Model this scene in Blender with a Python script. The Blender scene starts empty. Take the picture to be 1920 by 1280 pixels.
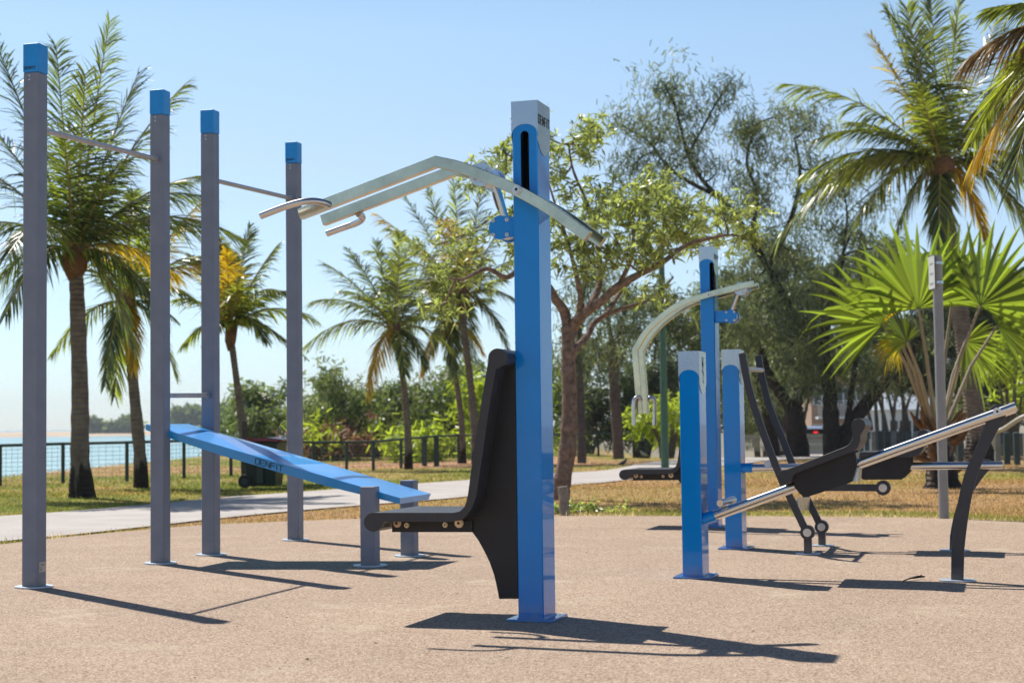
import bpy, math, random
import numpy as np
from mathutils import Vector, Matrix

random.seed(7)
rng = np.random.default_rng(11)
R = math.radians
SC = bpy.context.scene
COL = SC.collection

# ------------------------------------------------------------------ camera
F = 3000.0                      # focal length in pixels of the 1920 px wide photograph
CAMH = 0.9
PITCH = math.atan(154.0 / F)
ROLL = 0.0125
F0 = Vector((0, math.cos(PITCH), math.sin(PITCH)))
U0 = Vector((0, -math.sin(PITCH), math.cos(PITCH)))
R0 = Vector((1, 0, 0))
CR = R0 * math.cos(ROLL) - U0 * math.sin(ROLL)
CU = U0 * math.cos(ROLL) + R0 * math.sin(ROLL)
CP = Vector((0, 0, CAMH))


def ray(px, py):
    return F0 + CR * ((px - 960) / F) + CU * ((640 - py) / F)


def ground(px, py, z=0.0):
    d = ray(px, py)
    t = (z - CAMH) / d.z
    return CP + d * t


def at(px, py, Y):
    """point seen at that pixel of the photograph, at world depth Y"""
    d = ray(px, py)
    return CP + d * (Y / d.y)


cam = bpy.data.cameras.new('camera')
cam.sensor_width = 36
cam.lens = F / 1920 * 36
cam.clip_start = 0.05
cam.clip_end = 20000
cam.dof.use_dof = True
cam.dof.focus_distance = 8.6
cam.dof.aperture_fstop = 4.0
co = bpy.data.objects.new('camera', cam)
COL.objects.link(co)
co.matrix_world = Matrix((
    (CR.x, CU.x, -F0.x, CP.x), (CR.y, CU.y, -F0.y, CP.y), (CR.z, CU.z, -F0.z, CP.z), (0, 0, 0, 1)))
SC.camera = co

# ------------------------------------------------------------------ light
SUN_AZ = R(38)                  # shadows run towards the viewer and to the right
SUN_EL = R(54.5)
to_sun = Vector((-math.sin(SUN_AZ) * math.cos(SUN_EL), math.cos(SUN_AZ) * math.cos(SUN_EL), math.sin(SUN_EL)))
sl = bpy.data.lights.new('sun', 'SUN')
sl.energy = 5.0
sl.angle = R(0.53)
sl.color = (1.0, 0.955, 0.88)
so = bpy.data.objects.new('sun', sl)
COL.objects.link(so)
so.rotation_euler = to_sun.to_track_quat('Z', 'Y').to_euler()
W = bpy.data.worlds.new('World')
SC.world = W
W.use_nodes = True
nt = W.node_tree
bg = nt.nodes['Background']
sk = nt.nodes.new('ShaderNodeTexSky')
sk.sky_type = 'NISHITA'
sk.sun_disc = False
sk.sun_elevation = SUN_EL
sk.sun_rotation = -SUN_AZ
sk.air_density = 1.0
sk.dust_density = 0.3
sk.ozone_density = 2.0
sk.altitude = 0
# unseen overhead sky dimmed to cut shadow fill, a touch whiter at the horizon
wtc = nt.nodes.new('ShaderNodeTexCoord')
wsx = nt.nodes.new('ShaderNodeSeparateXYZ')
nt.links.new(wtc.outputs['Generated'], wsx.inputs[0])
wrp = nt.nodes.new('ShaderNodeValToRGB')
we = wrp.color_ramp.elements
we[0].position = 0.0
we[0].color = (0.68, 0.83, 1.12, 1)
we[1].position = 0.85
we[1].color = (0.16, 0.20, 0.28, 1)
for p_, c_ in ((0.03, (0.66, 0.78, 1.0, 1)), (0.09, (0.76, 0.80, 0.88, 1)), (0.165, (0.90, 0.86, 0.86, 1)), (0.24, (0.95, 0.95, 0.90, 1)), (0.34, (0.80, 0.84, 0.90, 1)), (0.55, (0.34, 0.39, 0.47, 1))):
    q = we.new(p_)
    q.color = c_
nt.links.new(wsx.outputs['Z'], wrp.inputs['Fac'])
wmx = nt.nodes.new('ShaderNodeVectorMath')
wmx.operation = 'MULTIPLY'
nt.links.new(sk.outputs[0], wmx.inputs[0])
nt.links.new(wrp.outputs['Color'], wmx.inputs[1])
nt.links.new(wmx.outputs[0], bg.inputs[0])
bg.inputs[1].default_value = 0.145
SC.view_settings.view_transform = 'Standard'
SC.view_settings.look = 'None'
SC.view_settings.exposure = 0.17
SC.view_settings.gamma = 1
SC.cycles.max_bounces = 8
SC.cycles.transparent_max_bounces = 8
SC.cycles.caustics_reflective = False
SC.cycles.caustics_refractive = False
SC.cycles.sample_clamp_direct = 3.0
SC.cycles.sample_clamp_indirect = 4.0
SC.cycles.use_adaptive_sampling = True
SC.cycles.adaptive_threshold = 0.02
SC.cycles.use_denoising = True


# ------------------------------------------------------------------ materials
def mat(name, col, rough=0.5, metal=0.0, coat=0.0, coat_r=0.05, spec=0.5,
        var=0.0, vscale=8.0, bump=0.0, bscale=40.0, rvar=0.0):
    m = bpy.data.materials.new(name)
    m.use_nodes = True
    t = m.node_tree
    b = t.nodes['Principled BSDF']
    b.inputs['Base Color'].default_value = (*col, 1)
    b.inputs['Roughness'].default_value = rough
    b.inputs['Metallic'].default_value = metal
    b.inputs['Specular IOR Level'].default_value = spec
    b.inputs['Coat Weight'].default_value = coat
    b.inputs['Coat Roughness'].default_value = coat_r
    if var or bump or rvar:
        tc = t.nodes.new('ShaderNodeTexCoord')
        n = t.nodes.new('ShaderNodeTexNoise')
        n.inputs['Scale'].default_value = vscale
        n.inputs['Detail'].default_value = 6
        n.inputs['Roughness'].default_value = 0.62
        t.links.new(tc.outputs['Object'], n.inputs['Vector'])
        if var:
            mx = t.nodes.new('ShaderNodeMix')
            mx.data_type = 'RGBA'
            mx.inputs['A'].default_value = (*[c * (1 - var) for c in col], 1)
            mx.inputs['B'].default_value = (*[min(1, c * (1 + var)) for c in col], 1)
            mr = t.nodes.new('ShaderNodeMapRange')
            mr.inputs['From Min'].default_value = 0.3
            mr.inputs['From Max'].default_value = 0.7
            t.links.new(n.outputs['Fac'], mr.inputs['Value'])
            t.links.new(mr.outputs['Result'], mx.inputs['Factor'])
            t.links.new(mx.outputs['Result'], b.inputs['Base Color'])
        if rvar:
            mr2 = t.nodes.new('ShaderNodeMapRange')
            mr2.inputs['From Min'].default_value = 0.3
            mr2.inputs['From Max'].default_value = 0.7
            mr2.inputs['To Min'].default_value = max(0.02, rough - rvar)
            mr2.inputs['To Max'].default_value = rough + rvar
            t.links.new(n.outputs['Fac'], mr2.inputs['Value'])
            t.links.new(mr2.outputs['Result'], b.inputs['Roughness'])
        if bump:
            n2 = t.nodes.new('ShaderNodeTexNoise')
            n2.inputs['Scale'].default_value = bscale
            n2.inputs['Detail'].default_value = 4
            t.links.new(tc.outputs['Object'], n2.inputs['Vector'])
            bp = t.nodes.new('ShaderNodeBump')
            bp.inputs['Strength'].default_value = bump
            bp.inputs['Distance'].default_value = 0.01
            t.links.new(n2.outputs['Fac'], bp.inputs['Height'])
            t.links.new(bp.outputs['Normal'], b.inputs['Normal'])
    return m


def leafmat(name, col, tcol, rough=0.38, tmix=0.45, spec=0.5, lo=0.55, hi=1.45, attr=None):
    m = bpy.data.materials.new(name)
    m.use_nodes = True
    t = m.node_tree
    b = t.nodes['Principled BSDF']
    out = t.nodes['Material Output']
    b.inputs['Roughness'].default_value = rough
    b.inputs['Specular IOR Level'].default_value = spec
    g = t.nodes.new('ShaderNodeNewGeometry')
    mr = t.nodes.new('ShaderNodeMapRange')
    mr.inputs['To Min'].default_value = lo
    mr.inputs['To Max'].default_value = hi
    t.links.new(g.outputs['Random Per Island'], mr.inputs['Value'])

    def scaled(c):
        v = t.nodes.new('ShaderNodeVectorMath')
        v.operation = 'SCALE'
        if attr:
            a = t.nodes.new('ShaderNodeAttribute')
            a.attribute_name = attr
            mu = t.nodes.new('ShaderNodeVectorMath')
            mu.operation = 'MULTIPLY'
            t.links.new(a.outputs['Color'], mu.inputs[0])
            mu.inputs[1].default_value = c
            t.links.new(mu.outputs[0], v.inputs[0])
        else:
            v.inputs[0].default_value = c
        t.links.new(mr.outputs['Result'], v.inputs['Scale'])
        return v.outputs[0]
    t.links.new(scaled(col), b.inputs['Base Color'])
    tr = t.nodes.new('ShaderNodeBsdfTranslucent')
    t.links.new(scaled(tcol), tr.inputs['Color'])
    mx = t.nodes.new('ShaderNodeMixShader')
    mx.inputs[0].default_value = tmix
    t.links.new(b.outputs[0], mx.inputs[1])
    t.links.new(tr.outputs[0], mx.inputs[2])
    t.links.new(mx.outputs[0], out.inputs['Surface'])
    return m


M = {}
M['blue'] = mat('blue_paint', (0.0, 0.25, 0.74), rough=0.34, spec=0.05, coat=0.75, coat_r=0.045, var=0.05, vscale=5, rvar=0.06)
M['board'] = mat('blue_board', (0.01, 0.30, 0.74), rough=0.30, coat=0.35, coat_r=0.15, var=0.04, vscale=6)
M['board2'] = mat('board_sky_sheen', (0.10, 0.38, 0.86), rough=0.33, coat=0.35, coat_r=0.15, var=0.04, vscale=6)  # facet tones: reflected sky painted into the board colour
M['board3'] = mat('board_grey_sheen', (0.22, 0.38, 0.72), rough=0.33, coat=0.35, coat_r=0.15, var=0.04, vscale=6)
M['board4'] = mat('board_cyan_sheen', (0.0, 0.30, 0.70), rough=0.33, coat=0.35, coat_r=0.15, var=0.04, vscale=6)
M['grey'] = mat('grey_paint', (0.185, 0.212, 0.280), rough=0.55, var=0.10, vscale=7, bump=0.15, bscale=260)
M['bluecap'] = mat('blue_cap', (0.0, 0.27, 0.74), rough=0.4, var=0.06, vscale=12)
M['galv'] = mat('galvanised_steel', (0.46, 0.53, 0.60), rough=0.27, metal=0.95, var=0.04, vscale=3, rvar=0.03)
M['alu'] = mat('brushed_aluminium', (0.56, 0.53, 0.40), rough=0.15, metal=1.0, var=0.22, vscale=5, rvar=0.06)  # khaki tint stands in for reflected trees that are not modelled
M['chrome'] = mat('polished_steel', (0.70, 0.69, 0.66), rough=0.19, metal=1.0, rvar=0.03, vscale=6)
M['steel'] = mat('satin_steel', (0.60, 0.58, 0.57), rough=0.28, metal=1.0, var=0.08, vscale=20)
M['bar'] = mat('galvanised_bar', (0.42, 0.41, 0.43), rough=0.42, metal=0.7, var=0.15, vscale=20)
M['hdpe'] = mat('charcoal_plastic', (0.035, 0.034, 0.038), rough=0.42, spec=0.45, var=0.12, vscale=12, bump=0.08, bscale=380)
M['hdpe2'] = mat('black_panel', (0.024, 0.022, 0.023), rough=0.55, spec=0.35, var=0.15, vscale=9, bump=0.06, bscale=420)
M['dark'] = mat('dark_powder_coat', (0.036, 0.037, 0.046), rough=0.42, var=0.12, vscale=10)
M['brass'] = mat('brass_bolt', (0.62, 0.47, 0.30), rough=0.35, metal=0.9)
M['ink'] = mat('dark_lettering', (0.01, 0.012, 0.02), rough=0.5)
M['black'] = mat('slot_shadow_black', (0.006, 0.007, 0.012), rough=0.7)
M['label'] = mat('sticker_paper', (0.50, 0.46, 0.42), rough=0.5)
M['plate'] = mat('galvanised_plate', (0.55, 0.62, 0.70), rough=0.42, metal=0.5, var=0.15, vscale=14)


def dusty(m, amount=0.75, height=0.11):
    """dried dust splashed round the foot and a few scuffs higher up"""
    t = m.node_tree
    b = t.nodes['Principled BSDF']
    src = b.inputs['Base Color'].links[0].from_socket
    tc = t.nodes.new('ShaderNodeTexCoord')
    sx_ = t.nodes.new('ShaderNodeSeparateXYZ')
    t.links.new(tc.outputs['Object'], sx_.inputs[0])
    n = t.nodes.new('ShaderNodeTexNoise')
    n.inputs['Scale'].default_value = 28
    n.inputs['Detail'].default_value = 6
    t.links.new(tc.outputs['Object'], n.inputs['Vector'])
    mr = t.nodes.new('ShaderNodeMapRange')
    mr.inputs['From Min'].default_value = height
    mr.inputs['From Max'].default_value = 0.0
    t.links.new(sx_.outputs['Z'], mr.inputs['Value'])
    mu = t.nodes.new('ShaderNodeMath')
    mu.operation = 'MULTIPLY'
    t.links.new(mr.outputs['Result'], mu.inputs[0])
    t.links.new(n.outputs['Fac'], mu.inputs[1])
    n2 = t.nodes.new('ShaderNodeTexNoise')
    n2.inputs['Scale'].default_value = 13
    n2.inputs['Detail'].default_value = 10
    n2.inputs['Roughness'].default_value = 0.8
    t.links.new(tc.outputs['Object'], n2.inputs['Vector'])
    m2 = t.nodes.new('ShaderNodeMapRange')
    m2.inputs['From Min'].default_value = 0.66
    m2.inputs['From Max'].default_value = 0.72
    m2.inputs['To Max'].default_value = 0.22
    t.links.new(n2.outputs['Fac'], m2.inputs['Value'])
    mxx = t.nodes.new('ShaderNodeMath')
    mxx.operation = 'MAXIMUM'
    m3 = t.nodes.new('ShaderNodeMath')
    m3.operation = 'MULTIPLY'
    m3.inputs[1].default_value = amount * 1.6
    t.links.new(mu.outputs[0], m3.inputs[0])
    t.links.new(m3.outputs[0], mxx.inputs[0])
    t.links.new(m2.outputs['Result'], mxx.inputs[1])
    mx = t.nodes.new('ShaderNodeMix')
    mx.data_type = 'RGBA'
    mx.inputs['B'].default_value = (0.36, 0.31, 0.26, 1)
    t.links.new(mxx.outputs[0], mx.inputs['Factor'])
    t.links.new(src, mx.inputs['A'])
    t.links.new(mx.outputs['Result'], b.inputs['Base Color'])


dusty(M['blue'], 0.5, 0.09)
dusty(M['grey'], 0.6, 0.10)
dusty(M['dark'], 0.5, 0.09)
# ------------------------------------------------------------------ objects and meshes
def put(o, parent=None):
    COL.objects.link(o)
    if parent is not None:
        o.parent = parent
    return o


def tag(o, label=None, cat=None, group=None, kind=None):
    if label:
        o['label'] = label
    if cat:
        o['category'] = cat
    if group:
        o['group'] = group
    if kind:
        o['kind'] = kind
    return o


def thing(name, label, cat, loc=(0, 0, 0), rz=0.0, group=None):
    o = bpy.data.objects.new(name, None)
    o.empty_display_size = 0.2
    o.location = loc
    o.rotation_euler = (0, 0, rz)
    put(o)
    return tag(o, label, cat, group)


class MB:
    def __init__(s):
        s.v, s.f, s.mi, s.sm = [], [], [], []

    def add(s, vs, fs, mi=0, smooth=False):
        b = len(s.v)
        s.v += [tuple(p) for p in vs]
        for f in fs:
            s.f.append([b + i for i in f])
            s.mi.append(mi)
            s.sm.append(smooth)

    def box(s, x0, x1, y0, y1, z0, z1, mi=0):
        vs = [(x, y, z) for z in (z0, z1) for y in (y0, y1) for x in (x0, x1)]
        s.add(vs, [(0, 2, 3, 1), (4, 5, 7, 6), (0, 1, 5, 4), (2, 6, 7, 3), (0, 4, 6, 2), (1, 3, 7, 5)], mi)

    def prism(s, pts, v0, v1, mi=0, axis='v', smooth_side=False):
        """closed outline pts [(u, w)] extruded along v (local y); or along u when axis == 'u'"""
        n = len(pts)
        if axis == 'v':
            A = [(p[0], v0, p[1]) for p in pts]
            B = [(p[0], v1, p[1]) for p in pts]
        elif axis == 'u':
            A = [(v0, p[0], p[1]) for p in pts]
            B = [(v1, p[0], p[1]) for p in pts]
        else:
            A = [(p[0], p[1], v0) for p in pts]
            B = [(p[0], p[1], v1) for p in pts]
        b = len(s.v)
        s.v += A + B
        s.f.append([b + i for i in range(n)])
        s.f.append([b + n + i for i in reversed(range(n))])
        s.mi += [mi, mi]
        s.sm += [False, False]
        for i in range(n):
            j = (i + 1) % n
            s.f.append([b + i, b + n + i, b + n + j, b + j])
            s.mi.append(mi)
            s.sm.append(smooth_side)

    def tube(s, pts, rad, seg=12, mi=0, caps=True, squash=None):
        pts = [Vector(p) for p in pts]
        n = len(pts)
        if not hasattr(rad, '__len__'):
            rad = [rad] * n
        tang = []
        for i in range(n):
            a = pts[max(0, i - 1)]
            b_ = pts[min(n - 1, i + 1)]
            tang.append((b_ - a).normalized())
        ref = Vector((0, 0, 1)) if abs(tang[0].z) < 0.9 else Vector((0, 1, 0))
        x = tang[0].cross(ref).normalized()
        rings = []
        for i in range(n):
            x = (x - tang[i] * x.dot(tang[i])).normalized()
            y = tang[i].cross(x)
            rings.append([pts[i] + (x * math.cos(a) + y * math.sin(a)) * rad[i]
                          for a in [2 * math.pi * k / seg for k in range(seg)]])
        b = len(s.v)
        for r in rings:
            s.v += [tuple(p) for p in r]
        for i in range(n - 1):
            for k in range(seg):
                k2 = (k + 1) % seg
                s.f.append([b + i * seg + k, b + i * seg + k2, b + (i + 1) * seg + k2, b + (i + 1) * seg + k])
                s.mi.append(mi)
                s.sm.append(True)
        if caps:
            s.f.append([b + k for k in reversed(range(seg))])
            s.f.append([b + (n - 1) * seg + k for k in range(seg)])
            s.mi += [mi, mi]
            s.sm += [False, False]

    def cyl_v(s, u, w, v0, v1, r, seg=28, mi=0):
        s.tube([(u, v0, w), (u, v1, w)], r, seg, mi)

    def bar(s, pts, hw, hv, v, mi=0):
        """rectangular tube in the u-w plane, centre line pts, half height hw, half depth hv, centred on v"""
        P = [Vector((p[0], p[1])) for p in pts]
        n = len(P)
        up, dn = [], []
        for i in range(n):
            a = (P[i] - P[i - 1]).normalized() if i else None
            b_ = (P[i + 1] - P[i]).normalized() if i < n - 1 else None
            if a is None:
                d, k = b_, 1
            elif b_ is None:
                d, k = a, 1
            else:
                d = (a + b_).normalized()
                k = 1 / max(0.5, d.dot(a))
            nn = Vector((-d.y, d.x)) * hw * k
            up.append(P[i] + nn)
            dn.append(P[i] - nn)
        b = len(s.v)
        for i in range(n):
            for q, vv in ((up[i], v - hv), (dn[i], v - hv), (dn[i], v + hv), (up[i], v + hv)):
                s.v.append((q.x, vv, q.y))
        for i in range(n - 1):
            for k in range(4):
                k2 = (k + 1) % 4
                s.f.append([b + 4 * i + k, b + 4 * i + k2, b + 4 * i + 4 + k2, b + 4 * i + 4 + k])
                s.mi.append(mi)
                s.sm.append(True)
        s.f.append([b + k for k in (3, 2, 1, 0)])
        s.f.append([b + 4 * (n - 1) + k for k in range(4)])
        s.mi += [mi, mi]
        s.sm += [False, False]

    def build(s, name, mats, parent=None, bevel=0.0, seg=2, sharp=32, off=None, rot=None):
        me = bpy.data.meshes.new(name)
        me.from_pydata(s.v, [], s.f)
        me.update()
        if not isinstance(mats, (list, tuple)):
            mats = [mats]
        for m in mats:
            me.materials.append(m)
        me.polygons.foreach_set('material_index', s.mi)
        import bmesh
        bm = bmesh.new()
        bm.from_mesh(me)
        bmesh.ops.recalc_face_normals(bm, faces=bm.faces)
        bm.to_mesh(me)
        bm.free()
        me.polygons.foreach_set('use_smooth', [True] * len(me.polygons))
        me.set_sharp_from_angle(angle=R(sharp))
        o = bpy.data.objects.new(name, me)
        put(o, parent)
        if bevel:
            md = o.modifiers.new('bevel', 'BEVEL')
            md.width = bevel
            md.segments = seg
            md.limit_method = 'ANGLE'
            md.angle_limit = R(40)
            md.harden_normals = True
        if off:
            o.location = off
        return o


def npmesh(name, V, Fc, mats, parent=None, mi=None, smooth=False, col=None):
    V = np.asarray(V, dtype=np.float32)
    Fc = np.asarray(Fc, dtype=np.int32)
    me = bpy.data.meshes.new(name)
    me.vertices.add(len(V))
    me.vertices.foreach_set('co', V.ravel())
    k = Fc.shape[1]
    me.loops.add(Fc.size)
    me.loops.foreach_set('vertex_index', Fc.ravel())
    me.polygons.add(len(Fc))
    me.polygons.foreach_set('loop_start', np.arange(0, Fc.size, k, dtype=np.int32))
    me.polygons.foreach_set('loop_total', np.full(len(Fc), k, dtype=np.int32))
    me.polygons.foreach_set('use_smooth', np.full(len(Fc), smooth))
    if not isinstance(mats, (list, tuple)):
        mats = [mats]
    for m in mats:
        me.materials.append(m)
    if mi is not None:
        me.polygons.foreach_set('material_index', np.asarray(mi, dtype=np.int32))
    if col is not None:
        a = me.color_attributes.new('tint', 'FLOAT_COLOR', 'POINT')
        c4 = np.ones((len(V), 4), dtype=np.float32)
        c4[:, :3] = col
        a.data.foreach_set('color', c4.ravel())
    me.update(calc_edges=True)
    me.validate()
    o = bpy.data.objects.new(name, me)
    put(o, parent)
    return o


def arc(cx, cy, r, a0, a1, n=10, ry=None):
    """pixel arc; angle measured with y down"""
    ry = ry or r
    return [(cx + r * math.cos(R(a0 + (a1 - a0) * i / n)), cy + ry * math.sin(R(a0 + (a1 - a0) * i / n))) for i in range(n + 1)]


def smoothpath(pts, n=6):
    """Catmull-Rom through points (tuples of any length)"""
    P = [Vector(p) for p in pts]
    if len(P) < 3:
        return P
    out = []
    for i in range(len(P) - 1):
        p0 = P[max(0, i - 1)]
        p1, p2 = P[i], P[i + 1]
        p3 = P[min(len(P) - 1, i + 2)]
        for k in range(n):
            t = k / n
            out.append(0.5 * ((2 * p1) + (p2 - p0) * t + (2 * p0 - 5 * p1 + 4 * p2 - p3) * t * t
                              + (3 * p1 - p0 - 3 * p2 + p3) * t ** 3))
    out.append(P[-1])
    return out


class Frame:
    """local axes of one machine: u to the right along it, v away from the viewer, w up"""

    def __init__(s, cpx, cpy, th, xl, xr, dep=None):
        s.th = R(th)
        s.u = Vector((math.cos(s.th), -math.sin(s.th), 0))
        s.v = Vector((math.sin(s.th), math.cos(s.th), 0))
        c = ground(cpx, cpy)
        # width and depth of the post from where its left and right edges are seen
        def solve(axis, px):
            lo, hi = 0.0, 0.6
            for _ in range(40):
                m_ = (lo + hi) / 2
                q = c + axis * m_
                x = project(q)[0]
                if (x - px) * (1 if axis.dot(CR) > 0 else -1) < 0:
                    lo = m_
                else:
                    hi = m_
            return (lo + hi) / 2
        s.W = solve(-s.u, xl)
        s.D = dep or solve(s.v, xr)
        s.O = c - s.u * (s.W / 2) + s.v * (s.D / 2)

    def L(s, px, py, v):
        d = ray(px, py)
        t = (v - (CP - s.O).dot(s.v)) / d.dot(s.v)
        p = CP + d * t - s.O
        return (p.dot(s.u), p.z)

    def L3(s, px, py, v):
        a = s.L(px, py, v)
        return (a[0], v, a[1])

    def P(s, pts, v):
        return [s.L(x, y, v) for x, y in pts]

    def loc(s, p):
        q = p - s.O
        return (q.dot(s.u), q.dot(s.v), q.z)


def project(p):
    d = Vector(p) - CP
    z = d.dot(F0)
    return (960 + F * d.dot(CR) / z, 640 - F * d.dot(CU) / z)


# ------------------------------------------------------------------ lettering
GL = {'D': [[(0, 0), (0, 1)], [(0, 1), (.8, 1)], [(.8, 1), (1, .8)], [(1, .8), (1, .2)], [(1, .2), (.8, 0)], [(.8, 0), (.22, 0)]],
      'E': [[(1, 1), (0, 1)], [(0, 1), (0, 0)], [(0, 0), (1, 0)], [(.15, .5), (.85, .5)]],
      'N': [[(0, 0), (0, 1)], [(0, 1), (1, 0)], [(1, 0), (1, 1)]],
      'F': [[(0, 0), (0, 1)], [(0, 1), (1, 1)], [(.15, .5), (.8, .5)]],
      'I': [[(.5, 0), (.5, 1)]],
      'T': [[(0, 1), (1, 1)], [(.5, 1), (.5, 0)]]}


def lettering(text, a0, b0, width, height, fn, stroke, thick=0.0015):
    """letters laid on a plane: fn(a, b, n) -> local point; a along the text, b up, n out of the surface"""
    mb = MB()
    units = sum(0.35 if c == 'I' else 1.0 for c in text) + 0.28 * (len(text) - 1)
    k = width / units
    x = a0
    for c in text:
        cw = (0.35 if c == 'I' else 1.0) * k
        for (p, q) in GL[c]:
            A = Vector((x + p[0] * cw, b0 + p[1] * height))
            B = Vector((x + q[0] * cw, b0 + q[1] * height))
            d = (B - A).normalized()
            n = Vector((-d.y, d.x)) * stroke / 2
            e = d * stroke / 2
            c4 = [A - e - n, B + e - n, B + e + n, A - e + n]
            vs = [fn(t.x, t.y, 0.0004) for t in c4] + [fn(t.x, t.y, thick) for t in c4]
            mb.add(vs, [(0, 3, 2, 1), (4, 5, 6, 7), (0, 1, 5, 4), (1, 2, 6, 5), (2, 3, 7, 6), (3, 0, 4, 7)])
        x += cw + 0.28 * k
    return mb


# ------------------------------------------------------------------ machine post with galvanised cap
def stadium(cx, hw, w0, w1, n=10):
    """outline of a slot, counter-clockwise from the lower centre"""
    right = [(cx + hw * math.sin(R(a)), w0 + hw - hw * math.cos(R(a))) for a in np.linspace(0, 90, n)]
    right += [(cx + hw * math.cos(R(a)), w1 - hw + hw * math.sin(R(a))) for a in np.linspace(0, 90, n)]
    left = [(2 * cx - x, y) for x, y in reversed(right)]
    return right, left


def post_mesh(Wd, D, H, slot=None):
    hw, hd = Wd / 2, D / 2
    mb = MB()
    if not slot:
        mb.box(-hw, hw, -hd, hd, 0, H)
        return mb
    cx, sw, w0, w1 = slot
    right, left = stadium(cx, sw, w0, w1)
    # near face in two halves round the slot
    Rf = [(cx, 0), (hw, 0), (hw, H), (cx, H)] + [p for p in reversed(right)]
    Lf = [(cx, H), (-hw, H), (-hw, 0), (cx, 0)] + [p for p in reversed(left)]
    for poly in (Rf, Lf):
        mb.add([(p[0], -hd, p[1]) for p in poly], [list(range(len(poly)))])
    vs = [(-hw, -hd, 0), (hw, -hd, 0), (hw, hd, 0), (-hw, hd, 0), (-hw, -hd, H), (hw, -hd, H), (hw, hd, H), (-hw, hd, H)]
    mb.add(vs, [(3, 2, 1, 0), (4, 5, 6, 7), (1, 2, 6, 5), (2, 3, 7, 6), (3, 0, 4, 7)])
    ring = right + left[1:-1]
    n = len(ring)
    A = [(p[0], -hd, p[1]) for p in ring]
    B = [(p[0], -hd + 0.004, p[1]) for p in ring]
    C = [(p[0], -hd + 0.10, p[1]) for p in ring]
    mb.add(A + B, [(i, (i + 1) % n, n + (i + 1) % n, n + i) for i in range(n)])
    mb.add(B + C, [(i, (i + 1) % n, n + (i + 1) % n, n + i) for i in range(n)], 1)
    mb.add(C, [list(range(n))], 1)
    return mb


def cap_mesh(Wd, D, H, lip=0.0035):
    """galvanised sleeve: arch cut on near and far faces, U-shaped tongue on the sides"""
    hw, hd = Wd / 2 + lip, D / 2 + lip
    arch_top, corner, tongue = H - 0.108, H - 0.168, H - 0.245
    mb = MB()
    n = 18
    for sgn in (-1, 1):
        top = [(-hw, H), (hw, H)]
        low = [(hw * math.cos(R(a)), corner + (arch_top - corner) * math.sin(R(a)) ** 0.85) for a in np.linspace(0, 180, n)]
        for i in range(n - 1):
            a, b = low[i], low[i + 1]
            q = [(a[0], sgn * hd, a[1]), (b[0], sgn * hd, b[1]), (b[0], sgn * hd, H), (a[0], sgn * hd, H)]
            qi = [(x, y - sgn * lip * 0.8, z) for x, y, z in q]
            mb.add(q, [(0, 1, 2, 3)])
            mb.add([q[0], q[1], qi[1], qi[0]], [(0, 1, 2, 3)])
        low = [(hd * math.cos(R(a)), corner - (corner - tongue) * (math.sin(R(a)) ** 1.25)) for a in np.linspace(0, 180, n)]
        for i in range(n - 1):
            a, b = low[i], low[i + 1]
            q = [(sgn * hw, a[0], a[1]), (sgn * hw, b[0], b[1]), (sgn * hw, b[0], H), (sgn * hw, a[0], H)]
            qi = [(x - sgn * lip * 0.8, y, z) for x, y, z in q]
            mb.add(q, [(0, 1, 2, 3)])
            mb.add([q[0], q[1], qi[1], qi[0]], [(0, 1, 2, 3)])
    mb.add([(-hw, -hd, H), (hw, -hd, H), (hw, hd, H), (-hw, hd, H)], [(0, 1, 2, 3)])
    # screws
    return mb


def weldmerge(o, d=0.0002):
    import bmesh
    bm = bmesh.new()
    bm.from_mesh(o.data)
    bmesh.ops.remove_doubles(bm, verts=bm.verts, dist=d)
    bmesh.ops.recalc_face_normals(bm, faces=bm.faces)
    bm.to_mesh(o.data)
    bm.free()
    o.data.set_sharp_from_angle(angle=R(32))
    return o


def machine_post(fr, root, top_px, slot_px=None, plate_mat=None):
    H = fr.L(top_px[0], top_px[1], -fr.D / 2)[1]
    slot = None
    if slot_px:
        a = fr.L(slot_px[0], slot_px[2], -fr.D / 2)
        b = fr.L(slot_px[1], slot_px[3], -fr.D / 2)
        slot = ((a[0] + b[0]) / 2, abs(b[0] - a[0]) / 2, b[1], a[1])
    p = post_mesh(fr.W, fr.D, H - 0.004, slot).build('post', [M['blue'], M['black']], root)
    weldmerge(p)
    md = p.modifiers.new('bevel', 'BEVEL')
    md.width = 0.004
    md.segments = 3
    md.limit_method = 'ANGLE'
    md.angle_limit = R(60)
    md.harden_normals = True
    c = weldmerge(cap_mesh(fr.W, fr.D, H).build('cap', M['galv'], root))
    bpm = MB()
    bpm.box(-fr.W / 2 - 0.05, fr.W / 2 + 0.05, -fr.D / 2 - 0.03, fr.D / 2 + 0.03, 0.001, 0.011)
    # weld bead round the foot
    for x0, y0, x1, y1 in ((-1, -1, 1, -1), (1, -1, 1, 1), (1, 1, -1, 1), (-1, 1, -1, -1)):
        bpm.tube([(x0 * fr.W / 2, y0 * fr.D / 2, 0.012), (x1 * fr.W / 2, y1 * fr.D / 2, 0.012)], 0.006, 8)
    pl_ = bpm.build('base_plate', plate_mat or M['blue'], root, bevel=0.0015)
    return H


def bolt(root, u, v, w, r, name='bolt', m=None, deep=0.012, hole=True):
    mb = MB()
    mb.cyl_v(u, w, v - deep * 0.45, v, r, 20)
    mb.cyl_v(u, w, v - deep, v - deep * 0.4, r * 0.72, 20)
    if hole:
        mb.cyl_v(u, w, v - deep - 0.0006, v - deep + 0.002, r * 0.36, 6, 1)
    return mb.build(name, [m or M['steel'], M['ink']], root, bevel=0.0008)


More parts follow.
